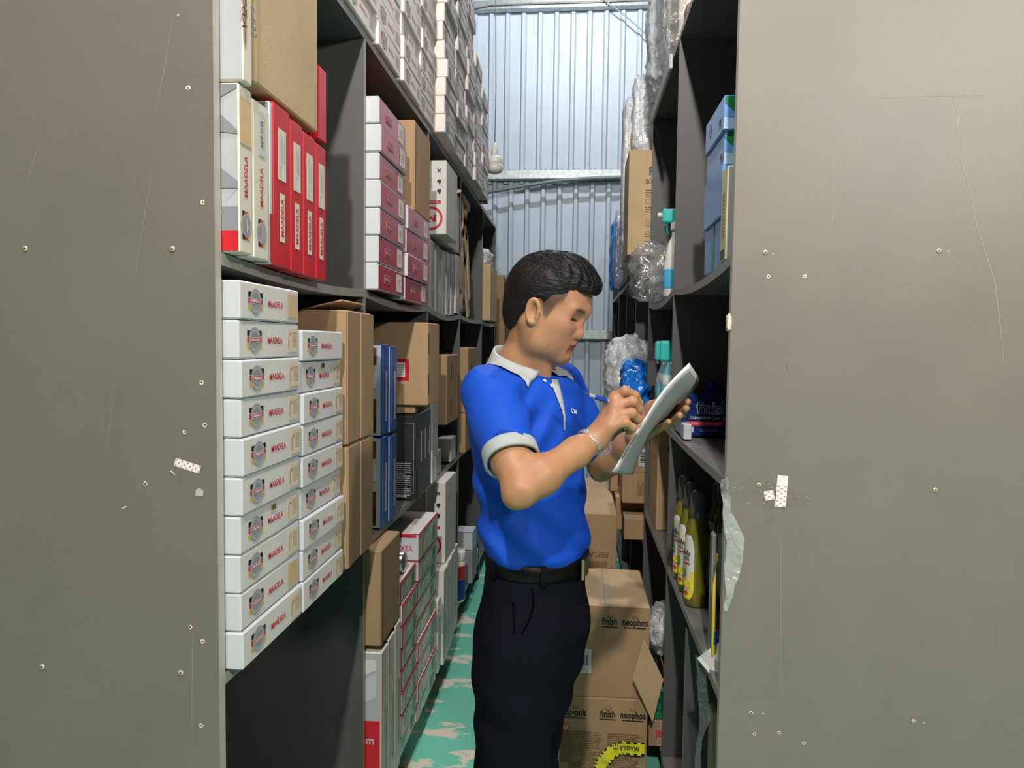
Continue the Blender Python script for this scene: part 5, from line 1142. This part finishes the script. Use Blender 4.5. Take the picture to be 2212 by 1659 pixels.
chain(fr, [K[1], A3(1366, 868, 1.384), A3(1378, 884, 1.398), A3(1378, 897, 1.412)], [.0120, .0104, .0092, .0078])
chain(fr, [K[2], A3(1364, 892, 1.366), A3(1377, 905, 1.378), A3(1369, 914, 1.396)], [.0116, .0101, .0090, .0076])
chain(fr, [K[3], A3(1350, 913, 1.354), A3(1366, 924, 1.364), A3(1359, 932, 1.382)], [.0106, .0092, .0082, .0070])
chain(fr, [lerp(WRR, K[0], .35)+np.array([.006, .022, .004]), A3(1335, 872, 1.436), A3(1358, 874, 1.442), A3(1374, 881, 1.430)], [.0135, .0118, .0105, .0085], .006)
Vr, Fr = fr.nets()
lo = np.minimum.reduce([SHL, ELL, WRL, A3(1430, 950, 1.5)])-.07; hi = np.maximum.reduce([SHL, ELL, WRL, A3(1490, 840, 1.6)])+.05
fl2 = Fld(lo, hi, .0024)
limb(fl2, SHL, ELL, WRL)
KL = [A3(1432, 898, 1.650), A3(1428, 910, 1.635), A3(1420, 922, 1.622), A3(1408, 930, 1.612)]
for k, kp in enumerate(KL): fl2.add(fl2.cone(WRL+np.array([0, -.004*k, 0]), kp, .0165, .0115), .016)
for k in range(3): fl2.add(fl2.cone(KL[k], KL[k+1], .0115, .011), .008)
chain(fl2, [KL[0], A3(1458, 892, 1.612), A3(1474, 879, 1.575), A3(1485, 868, 1.545)], [.0115, .0100, .0090, .0078])
chain(fl2, [KL[1], A3(1456, 904, 1.594), A3(1472, 894, 1.555), A3(1482, 882, 1.525)], [.0118, .0102, .0092, .0078])
chain(fl2, [KL[2], A3(1442, 917, 1.580), A3(1458, 909, 1.540), A3(1468, 897, 1.510)], [.0115, .0100, .0088, .0076])
chain(fl2, [KL[3], A3(1420, 926, 1.575), A3(1434, 921, 1.540), A3(1444, 911, 1.515)], [.0104, .0090, .0080, .0068])
chain(fl2, [lerp(WRL, KL[0], .2)+np.array([-.014, .0, .012]), A3(1386, 900, 1.660), A3(1408, 878, 1.640), A3(1432, 864, 1.612)], [.0190, .0165, .0120, .0095], .010)
Vl, Fl = fl2.nets()
# torso core inside the shirt, so that head and arms belong to one body
ft_ = Fld((-.24, 1.36, .96), (.05, 1.76, 1.44), .008)
for z0, z1, a in ((1.0, 1.2, .06), (1.2, 1.32, .06)):
    for s in (-1, 1): ft_.add(ft_.cone(np.array([-.085, 1.55, z0])+BL*s*.05, np.array([-.09, 1.55, z1])+BL*s*.05, a, a), .03)
ft_.add(ft_.cone(SHR+[.02, .03, -.01], SHL-[.02, .02, 0], .03, .03), .03); ft_.add(ft_.cone([-.10, 1.55, 1.3], NECK0, .05, .045), .03)
Vt, Ft = ft_.nets()
Vb = np.concatenate([Vh, Vr, Vl, Vt]); Fb = np.concatenate([Fh, Fr+len(Vh), Fl+len(Vh)+len(Vr), Ft+len(Vh)+len(Vr)+len(Vl)])
def hand_tint(V):
    C3 = np.tile(SK, (len(V), 1)); n_ = .06*np.sin(V[:, 0]*140+V[:, 2]*90)*np.sin(V[:, 1]*120-V[:, 2]*70); C3 *= (1+n_)[:, None]; return C3
Tr = hand_tint(Vr)
for kp in K+[A3(1350, 845, 1.402), A3(1366, 868, 1.384), A3(1364, 892, 1.366), A3(1350, 913, 1.354)]:
    w = .35*np.exp(-((Vr-kp)**2).sum(1)/.010**2); Tr = Tr*(1-w[:, None])+np.array([.50, .22, .15])*w[:, None]
Tl = hand_tint(Vl); w = .5*np.exp(-((Vl-A3(1395, 890, 1.65))**2).sum(1)/.03**2); Tl = Tl*(1-w[:, None])+np.array([.60, .27, .21])*w[:, None]
ORIG = np.array([-.12, 1.55, 0.])
pm_ = np_mesh('person', Vb-ORIG, Fb, [attr_mat('skin', .48, .10, .18, 700)]); set_tint(pm_, np.concatenate([Th, Tr, Tl, np.tile(SK, (len(Vt), 1))]))
person = link('person', pm_, None, loc=ORIG); tag(person, 'person in blue polo shirt and dark trousers writing on held papers', 'person')
# eye slit: dark glossy eyes just under the lids
for s in (-1, 1):
    c = HR @ np.array([.0478, s*.0325, .0002])+HPOS-ORIG
    link('eye', lathe_me([(.0001, -.0112), (.006, -.0095), (.0105, -.004), (.0112, 0), (.0105, .004), (.006, .0095), (.0001, .0112)], 18, mat('eye_dark', (.02, .012, .01), .1, coat=.8)), person, loc=c, rot=(0, 0, -HY)).scale = (1, 1.28, 1)
# ---------------------------------------------------------------- hair
fh = Fld((-.135, -.10, -.085), (.105, .10, .145), .0019)
fh.add(fh.ell((-.022, 0, .039), (.0905, .0775, .0835)))
fh.add(fh.ell((-.047, 0, -.008), (.0575, .0655, .066)), .02)
fh.add(fh.ell((.018, -.004, .078), (.050, .060, .042)), .03)
fh.add(fh.cone((.020, .030, .094), (.060, .012, .073), .024, .0165), .03); fh.add(fh.cone((.020, -.030, .090), (.062, -.022, .074), .024, .016), .03)
fh.add(fh.cone((.060, .026, .073), (.061, -.018, .073), .0155, .0145), .015)
X, Y, Z = fh.X, fh.Y, fh.Z
wob = .0010*np.sin(Y*210+X*60)*np.sin(X*90-Z*60)+.0010*np.sin(Y*480+X*70)
fh.D = fh.D-wob*np.clip((Z-.02)/.05, 0, 1)
fh.D += .0035*np.clip((.045-Z)/.05, 0, 1)*(np.abs(Y) > .03)                               # cropped sides
hz_ = np.interp(X.ravel(), hl_x, hl_z).reshape(X.shape).astype(np.float32)+.0035*np.sin(Y*420)*np.sin(X*330)
front = np.clip((X-.030)/.02, 0, 1)*np.clip((.058-np.abs(Y))/.02, 0, 1); hz_ = hz_+front*(.0585-hz_)
fh.cut((hz_-Z)*.7, .006)
fh.sub(fh.ell((.034, 0, .016), (.050, .056, .047)), .006)
Vha, Fha = fh.nets()
# combed strands lying over the surface
rs_ = np.random.default_rng(3); SV, SF = [], []
gD = fh.D
def samp(p):
    q = (p-fh.lo)/fh.h; i = np.clip(q.astype(int), 1, np.array(gD.shape)-2); return i
def hgrad(p):
    i = samp(p); g = np.array([gD[i[0]+1, i[1], i[2]]-gD[i[0]-1, i[1], i[2]], gD[i[0], i[1]+1, i[2]]-gD[i[0], i[1]-1, i[2]], gD[i[0], i[1], i[2]+1]-gD[i[0], i[1], i[2]-1]]); return g/(np.linalg.norm(g)+1e-9), gD[i[0], i[1], i[2]]
cand = Vha[(Vha[:, 2] > .03)]; pick = cand[rs_.choice(len(cand), 900, replace=False)]
for p in pick:
    g, _ = hgrad(p)
    if g[2] < -.1: continue
    top = p[2] > .085; flow = np.array([1., .5*np.tanh((p[1]-.012)*40)*(1 if top else .3)*(1 if p[0] < .02 else -.4), -.10 if top else -.45])+rs_.normal(0, .09, 3)
    pts = []; q = p.copy(); n_ = 7; L = rs_.uniform(.030, .055) if top else rs_.uniform(.010, .020)
    for i in range(n_):
        g, dd_ = hgrad(q); q = q-g*dd_; pts.append(q+g*(.0000+.0008*(i/n_)*(1-i/n_)*2)); t = flow-g*(flow@g); t /= np.linalg.norm(t)+1e-9; q = q+t*L/n_
    b0 = len(SV); r0 = rs_.uniform(.0005, .0011)
    for i, c in enumerate(pts):
        g, _ = hgrad(c); t = pts[min(i+1, n_-1)]-pts[max(i-1, 0)]; t = t/(np.linalg.norm(t)+1e-9); sd = np.cross(g, t); r = r0*(1-.85*i/(n_-1))*(1 if i else .6)
        SV += [c-sd*r, c+g*r*.9, c+sd*r, c-g*r*.8]
    for i in range(n_-1):
        for j in range(4): SF.append((b0+4*i+j, b0+4*i+(j+1) % 4, b0+4*i+4+(j+1) % 4, b0+4*i+4+j))
SV = np.array(SV); Vall = np.concatenate([Vha, SV]) @ HR.T+HPOS-ORIG; Fall = np.concatenate([Fha, np.array(SF)+len(Vha)])
hair_m = mat('black_hair', (.007, .006, .006), .45, var=.3, scale=60, bump=.6, bscale=300, stretch=(.18, 1.4, .9), spec=.32)
link('hair', np_mesh('hair', Vall, Fall, [hair_m]), person)['label'] = 'short black hair swept forward'
# ---------------------------------------------------------------- polo shirt
def pnoise(P, freq, seed, n=7):
    r = np.random.default_rng(seed); out = 0
    for _ in range(n):
        d = r.normal(size=3); d /= np.linalg.norm(d); out = out+np.sin((P[0]*d[0]+P[1]*d[1]+P[2]*d[2])*freq*r.uniform(.6, 1.5)+r.uniform(0, 6.28))
    return out/n
fs = Fld((-.285, 1.275, .965), (.075, 1.80, 1.455), .0036)
lx, ly = None, None
zt_ = np.array([.96, .99, 1.015, 1.05, 1.12, 1.20, 1.28, 1.33, 1.365, 1.395, 1.42, 1.46]); cxs = np.array([-.075, -.075, -.076, -.080, -.088, -.096, -.100, -.104, -.108, -.110, -.112, -.112])
aa = np.array([.086, .090, .099, .101, .102, .107, .111, .109, .100, .082, .062, .04]); bb = np.array([.128, .132, .142, .144, .142, .145, .150, .152, .146, .116, .076, .05])
cx_, a_, b_ = (np.interp(fs.Z[0, 0], zt_, q).astype(np.float32)[None, None, :] for q in (cxs, aa, bb))
fx = (fs.X-cx_)*BF[0]+(fs.Y-1.55)*BF[1]; ly_ = (fs.X-cx_)*BL[0]+(fs.Y-1.55)*BL[1]
q = np.sqrt((fx/a_)**2+(ly_/b_)**2); fs.D = ((q-1)*np.minimum(a_, b_)).astype(np.float32)
CUR = lerp(SHR, ELR, .70); CUL = lerp(SHL, ELL, .66)
for sh, cu in ((SHR, CUR), (SHL, CUL)):
    fs.add(fs.cone(sh, lerp(sh, cu, .5), .052, .052), .045); fs.add(fs.cone(lerp(sh, cu, .4), cu, .052, .051), .02)
    fs.add(fs.cone(NECK0+[0, 0, -.016], sh+[0, 0, .008], .036, .042), .04)
fs.add(fs.ell((-.150, 1.60, 1.29), (.075, .11, .12)), .05)
RC = np.array([-.1125, 1.530, 1.430])
# folds
T = (fs.X*.8+fs.Z*1.0+fs.Y*.25); wf = np.clip((1.22-fs.Z)/.12, 0, 1)
fold = .0045*np.sin(T*70+2.2*pnoise((fs.X, fs.Y, fs.Z), 16, 5))*wf*np.clip((fs.Z-.985)/.03, 0, 1)
fold += .0045*pnoise((fs.X, fs.Y, fs.Z*.6), 36, 9)
fold += .0065*np.sin((fs.X*1.2-fs.Z*.7)*95+1.5*pnoise((fs.X, fs.Y, fs.Z), 20, 3))*np.exp(-((fs.X+.10)**2+(fs.Y-1.41)**2+(fs.Z-1.29)**2)/.07**2)
fold += .0030*np.sin((fs.Z*1.0+fs.X*.35)*70)*np.exp(-((fs.X+.20)**2+(fs.Z-1.12)**2)/.08**2)
fs.D = fs.D-fold
for sh, cu in ((SHR, CUR), (SHL, CUL)):                  # square sleeve ends
    d = (cu-sh)/np.linalg.norm(cu-sh); along = (fs.X-cu[0])*d[0]+(fs.Y-cu[1])*d[1]+(fs.Z-cu[2])*d[2]; rad = np.sqrt(np.maximum((fs.X-cu[0])**2+(fs.Y-cu[1])**2+(fs.Z-cu[2])**2-along**2, 0))
    fs.D = np.where((rad < .078) & (along > -.02), np.maximum(fs.D, np.where(np.abs(along) < .09, along, fs.D)), fs.D) if sh is SHR else fs.D
fs.cut((1.006-.13*((fs.X+.075)*BF[0]+(fs.Y-1.55)*BF[1]))-fs.Z, .004)
rel = (fs.X-RC[0])*BF[0]+(fs.Y-RC[1])*BF[1]; fs.cut((fs.Z-(RC[2]-.014-.40*rel))*.92, .004)
Vs, Fs = fs.nets()
polo_m = mat('blue_polo_cloth', (.003, .068, .52), .72, var=.05, scale=8, bump=.10, bscale=1200, spec=.3)
link('polo_shirt', np_mesh('polo_shirt', Vs-ORIG, Fs, [polo_m]), person)['label'] = 'royal blue polo shirt'
greyknit = mat('grey_knit', (.40, .43, .43), .8, var=.06, scale=40, bump=.3, bscale=900)
def ring_band(c, d, r, w, t, mt, n=40, flare=0):
    d = Vector(d).normalized(); a = d.orthogonal().normalized(); b = d.cross(a); V, Fc = [], []
    prof_ = [(-w/2, -t), (-w/2, 0), (-w/2+.002, t*.4), (w/2-.002, t*.5), (w/2, 0), (w/2, -t)]
    for i in range(n):
        th_ = 2*math.pi*i/n; e = a*math.cos(th_)+b*math.sin(th_)
        for (h_, o_) in prof_: V.append(Vector(c)+d*h_+e*(r+o_+.0015*math.sin(3*th_)))
    m_ = len(prof_)
    for i in range(n):
        for j in range(m_): Fc.append((i*m_+j, i*m_+(j+1) % m_, ((i+1) % n)*m_+(j+1) % m_, ((i+1) % n)*m_+j))
    return mesh('band', [v-Vector(ORIG) for v in V], Fc, [mt], smooth=True)
for sh, cu, el in ((SHR, CUR, ELR), (SHL, CUL, ELL)):
    d = (cu-sh)/np.linalg.norm(cu-sh); link('sleeve_cuff', ring_band(cu-d*.006, d, .0505, .028, .004, greyknit), person)
# collar
def collar():
    V, Fc = [], []; n = 56; rows = 8
    for i in range(n+1):
        for t, (dr, dz, k) in enumerate(((-.002, -.035, 0), (-.001, -.012, 0), (.0, .0, 0), (.004, .0035, 0), (.0085, -.001, .12), (.0165, -.018, .4), (.0245, -.034, .72), (.0310, -.050, 1.))):
            ph = math.radians(20+320*i/n); ph = ph*(1-k)+math.radians(56+248*i/n)*k; cf, sf = math.cos(ph), math.sin(ph); e = BF*cf+BL*sf
            R_ = 1/math.sqrt((cf/.0575)**2+(sf/.0615)**2); zr = RC[2]-.026*cf-.002; tip = math.exp(-((min(i, n-i))/6.0)**2); bk_ = max(0, -cf)
            p = RC*[1, 1, 0]+e*(R_+dr*(1+.15*tip-.25*bk_*(k > 0)))+np.array([0, 0, zr+dz*(1+.22*tip*k-.15*bk_*k)])
            if t >= 4:
                for _ in range(6):
                    ii = np.clip(((p-fs.lo)/fs.h).round().astype(int), 1, np.array(fs.D.shape)-2); dv = float(fs.D[tuple(ii)]); g = np.array([fs.D[ii[0]+1, ii[1], ii[2]]-fs.D[ii[0]-1, ii[1], ii[2]], fs.D[ii[0], ii[1]+1, ii[2]]-fs.D[ii[0], ii[1]-1, ii[2]], fs.D[ii[0], ii[1], ii[2]+1]-fs.D[ii[0], ii[1], ii[2]-1]]); g = g/(np.linalg.norm(g)+1e-9)
                    want = .0045 if k > .6 else .003
                    if dv < want: p = p+(g*.5+np.array([0, 0, .5]))*(want-dv)
            V.append(p-ORIG)
    for i in range(n):
        for j in range(rows-1): Fc.append((i*rows+j, i*rows+j+1, (i+1)*rows+j+1, (i+1)*rows+j))
    return mesh('collar', V, Fc, [greyknit], smooth=True)
co = link('collar', collar(), person); co.modifiers.new('thick', 'SOLIDIFY').thickness = .0022
co['label'] = 'grey polo collar'
# placket, buttons and chest print follow the shirt front
from mathutils.bvhtree import BVHTree
bvh = BVHTree.FromPolygons([tuple(v) for v in Vs], [tuple(int(i) for i in q_) for q_ in Fs])
def on_shirt(u, v, off=.0015):
    r = Vector(ray(u, v)).normalized(); h_ = bvh.ray_cast(Vector((0, 0, CAMH)), r)
    return (h_[0]+h_[1]*off, h_[1]) if h_[0] is not None else (None, None)
def shirt_strip(name, cl, wpx, mt, off=.002, t=.0018):
    V, Fc = [], []; rows = 0
    for i, (u, v) in enumerate(cl):
        w = wpx[i] if hasattr(wpx, '__len__') else wpx; row = []
        for k in range(4):
            p, _ = on_shirt(u+w*(k/3-.5), v, off)
            if p is None: row = None; break
            row.append(p-Vector(ORIG))
        if row: V += row; rows += 1
    for i in range(rows-1):
        for k in range(3): Fc.append((4*i+k, 4*i+k+1, 4*i+k+5, 4*i+k+4))
    if not Fc: return
    o = link(name, mesh(name, V, Fc, [mt], smooth=True), person); md = o.modifiers.new('thick', 'SOLIDIFY'); md.thickness = t; return o
pl = [(1197, 822), (1199, 835), (1204, 850), (1210, 870), (1214, 885), (1217, 900), (1217, 915), (1217, 930)]
shirt_strip('placket', pl, [14, 15, 13, 10, 6, 4, 3, 3], greyknit)
sm = mat('shirt_button', (.55, .56, .58), .3)
for u, v in ((1176, 824), (1190, 834)):
    p, nrm = on_shirt(u, v, .002)
    if p is not None:
        Mb = Vector((0, 0, 1)).rotation_difference(nrm).to_matrix().to_4x4(); Mb.translation = p-Vector(ORIG); link('button', lathe_me([(.0001, 0), (.0042, 0), (.0045, .0008), (.0036, .0016), (.0001, .0014)], 14, sm), person, M=Mb)
p, nrm = on_shirt(1237, 889, .003)
if p is not None:
    yv = Vector((0, 0, 1)); zv = nrm; xv = yv.cross(zv).normalized(); yv = zv.cross(xv); Mb = Matrix((xv, yv, zv)).transposed().to_4x4(); Mb.translation = p-Vector(ORIG)
    link('chest_print', text_me('KOM', .0125, mat('white_thread', (.8, .82, .84), .6), .02, .9), person, M=Mb @ Matrix.Rotation(-.25, 4, 'Z'))
# ---------------------------------------------------------------- trousers, belt, shoes
fq = Fld((-.27, 1.33, .03), (.08, 1.80, 1.012), .0062)
zt2 = np.array([.60, .70, .80, .88, .95, 1.0, 1.03]); a2 = np.interp(fq.Z[0, 0], zt2, [.05, .075, .090, .096, .094, .090, .089])[None, None, :]; b2 = np.interp(fq.Z[0, 0], zt2, [.06, .11, .135, .140, .136, .133, .131])[None, None, :]
cx2 = np.interp(fq.Z[0, 0], zt2, [-.10, -.095, -.090, -.084, -.078, -.075, -.075])[None, None, :]
fx = (fq.X-cx2)*BF[0]+(fq.Y-1.55)*BF[1]; ly_ = (fq.X-cx2)*BL[0]+(fq.Y-1.55)*BL[1]; fq.D = ((np.sqrt((fx/a2)**2+(ly_/b2)**2)-1)*np.minimum(a2, b2)).astype(np.float32)
fq.cut(.66-fq.Z, .02)
HRr, HLl = np.array([-.112, 1.495, .83]), np.array([-.052, 1.605, .83])
KNR, KNL = np.array([-.122, 1.475, .49]), np.array([-.112, 1.625, .49]); ANR, ANL = np.array([-.150, 1.49, .07]), np.array([-.125, 1.64, .07])
for h_, k_, n_ in ((HRr, KNR, ANR), (HLl, KNL, ANL)):
    fq.add(fq.cone(h_, k_, .088, .078), .05); fq.add(fq.cone(k_, n_, .078, .064), .04)
P3 = (fq.X, fq.Y, fq.Z)
fq.D -= (.0035*pnoise(P3, 30, 21)+.004*np.sin((fq.Z+fq.X*.5)*60+2*pnoise(P3, 12, 4))*np.exp(-((fq.Z-.70)/.09)**2)+.004*np.sin((fq.Z-fq.X*.4)*70)*np.exp(-((fq.Z-.48)/.09)**2))
# crease down the leg side and slanted pocket
fq.cut(fq.Z-1.008, .004)
Vq, Fq = fq.nets()
tro_m = mat('navy_trousers', (.0035, .0045, .0095), .85, var=.2, scale=30, bump=.2, bscale=1500, spec=.12)
link('trousers', np_mesh('trousers', Vq-ORIG, Fq, [tro_m]), person)['label'] = 'dark navy trousers'
bvhq = BVHTree.FromPolygons([tuple(v) for v in Vq], [tuple(int(i) for i in q_) for q_ in Fq])
bvh = bvhq
shirt_strip('pocket_seam', [(1148, 1268), (1152, 1290), (1150, 1315), (1142, 1340), (1128, 1368)], 2.5, mat('dark_thread', (.0012, .0015, .003), 1., spec=0), .002)
shirt_strip('pocket_seam', [(1108, 1300), (1110, 1330), (1112, 1370)], 2, mat('dark_thread', (0, 0, 0)), .001)
leather = mat('black_leather', (.0025, .0025, .0028), .42, var=.3, scale=40, bump=.15, bscale=300, spec=.22)
def belt_ring(zoff, hgt, grow, mt, a0=0, a1=360, n=72):
    V, Fc = [], []; full = a1-a0 == 360
    for i in range(n if full else n+1):
        ph = math.radians(a0+(a1-a0)*i/n); cf, sf = math.cos(ph), math.sin(ph); R_ = 1/math.sqrt((cf/.0935)**2+(sf/.1355)**2)+grow; e = BF*cf+BL*sf
        z = 1.000-.014*cf+zoff; c = np.array([-.075, 1.55, 0])
        for dr, dz in ((-.004, -hgt/2), (0, -hgt/2+.002), (.0008, 0), (0, hgt/2-.002), (-.004, hgt/2)): V.append(c+e*(R_+dr)+np.array([0, 0, z+dz])-ORIG)
    m_ = len(V)//5
    for i in range(m_ if full else m_-1):
        for j in range(4): Fc.append((i*5+j, i*5+j+1, ((i+1) % m_)*5+j+1, ((i+1) % m_)*5+j))
    return mesh('belt', V, Fc, [mt], smooth=True)
bl_ = link('belt', belt_ring(0, .036, .004, leather), person); bl_['label'] = 'black leather belt with metal buckle'
for a in (35, 100, -48, -95, -150, 170): 
    link('belt_loop', belt_ring(-.002, .046, .0065, tro_m, a-3, a+3, 3), bl_)
ph = math.radians(16); e = BF*math.cos(ph)+BL*math.sin(ph); pB = np.array([-.075, 1.55, 0])+e*.107+np.array([0, 0, .988])
bk = link('buckle', box_me(.006, .042, .046, .004, 2), bl_, mat('gunmetal', (.10, .10, .11), .22, .9), M=Matrix.Translation(Vector(pB-ORIG)-Vector((0, 0, .023))) @ Matrix.Rotation(-BYAW+ph, 4, 'Z'))
link('buckle_edge', box_me(.007, .006, .044, .002), bl_, mat('copper_trim', (.65, .42, .30), .25, .9), M=Matrix.Translation(Vector(pB-ORIG-(BL*math.cos(ph)-BF*math.sin(ph))*.024+e*.002)-Vector((0, 0, .024))) @ Matrix.Rotation(-BYAW+ph, 4, 'Z'))
shoe_m = mat('black_shoe', (.015, .014, .014), .3, coat=.4)
for an in (ANR, ANL):
    fsh = Fld(an+[-.12, -.13, -.075], an+[.24, .10, .05], .006); b = np.array([an[0], an[1], .03])
    fsh.add(fsh.cone(b-BF*.05, b+BF*.06, .036, .040), .03); fsh.add(fsh.cone(b+BF*.06, b+BF*.17-[0, 0, .006], .040, .030), .03); fsh.add(fsh.cone(b, an+[0, 0, .02], .036, .034), .03); fsh.cut(.002-fsh.Z, .004)
    vv, ff = fsh.nets(); link('shoe', np_mesh('shoe', vv-ORIG, ff, [shoe_m]), person)
# clear wristband on the left forearm
wb_c = lerp(ELL, WRL, .55); wd_d = WRL-ELL
link('wristband', ring_band(A3(1303, 972, 1.46)*0+lerp(ELR, WRR, .90), WRR-ELR, .0275, .012, .0015, film('wrist_plastic', (1, 1, 1), .5, .2, .08)), person)
loopP = [A3(1288+16*math.cos(a)+14, 968+14*math.sin(a), 1.41+.03*math.cos(a)) for a in [math.radians(d_) for d_ in range(0, 360, 30)]]
link('wrist_tag', tube_me([p_-ORIG for p_ in loopP], .004, 6, film('wrist_plastic'), True), person)
# ================================================================ pen and papers
PEN0 = A3(1272, 853, 1.372); pd = (PT_-PEN0); PL = np.linalg.norm(pd); pdn = pd/PL
pen = empty('ballpoint_pen', PEN0); tag(pen, 'blue ballpoint pen held in the writing hand', 'pen')
Mp = Vector((0, 0, 1)).rotation_difference(Vector(pdn)).to_matrix().to_4x4()
pblue = mat('pen_blue', (.01, .05, .38), .25, coat=.5); pclear = mat('pen_grey', (.30, .34, .42), .2, coat=.5)
link('barrel', lathe_me([(.0001, 0), (.0038, 0), (.0042, .002), (.0042, PL*.55), (.0040, PL*.86), (.0001, PL*.87)], 16, pclear), pen, M=Mp); link('grip', lathe_me([(.0043, .012), (.0046, .014), (.0046, PL*.32), (.0043, PL*.33)], 16, pblue), pen, M=Mp)
link('tip', lathe_me([(.0040, PL*.86), (.0036, PL*.89), (.0012, PL*.98), (.0001, PL)], 14, mat('pen_tip', (.75, .75, .75), .25)), pen, M=Mp); link('button', lathe_me([(.0024, -.008), (.0026, -.006), (.0026, .002), (.0001, .002)], 12, mat('pen_cap', (.05, .06, .08), .3)), pen, M=Mp)
ppr = mat('paper', (.80, .80, .80), .7, var=.015); ppr_shade = mat('shaded_paper', (.40, .385, .40), .7, var=.03)  # second paper greyed: shade of the underside put into its colour
pp = empty('paper_sheets', A3(1405, 905, 1.52)); tag(pp, 'bent stack of white paper sheets held open over the shelf', 'paper')
PO = A3(1405, 905, 1.52)
near = [(1489, 790), (1464, 814), (1438, 842), (1416, 872), (1398, 902), (1379, 932), (1360, 962), (1345, 988), (1333, 1010), (1325, 1020)]
far = [(1511, 826), (1493, 849), (1470, 875), (1447, 897), (1424, 914), (1404, 938), (1388, 966), (1376, 992), (1369, 1014), (1366, 1026)]
def sheet(off, mt, ext=0., Yn=1.432, Yf=1.618, name='sheet'):
    V, Fc = [], []; m_ = 9
    for i in range(len(near)):
        a, b = A3(*near[i], Yn), A3(*far[i], Yf)
        for j in range(m_):
            t = j/(m_-1); p = lerp(a, b, t); sagp = .010*math.sin(math.pi*t); V.append(p+np.array([-.82, .2, .55])*(off-sagp*.3)+np.array([.4, 0, .6])*ext*(1-i/9)-PO)
    for i in range(len(near)-1):
        for j in range(m_-1): Fc.append((i*m_+j, i*m_+j+1, (i+1)*m_+j+1, (i+1)*m_+j))
    o = link(name, mesh(name, V, Fc, [mt], smooth=True), pp); o.modifiers.new('thick', 'SOLIDIFY').thickness = .0005; return o
sheet(.0035, ppr, .006); sheet(.0015, ppr, .0); s3 = sheet(-.001, ppr_shade, -.008)
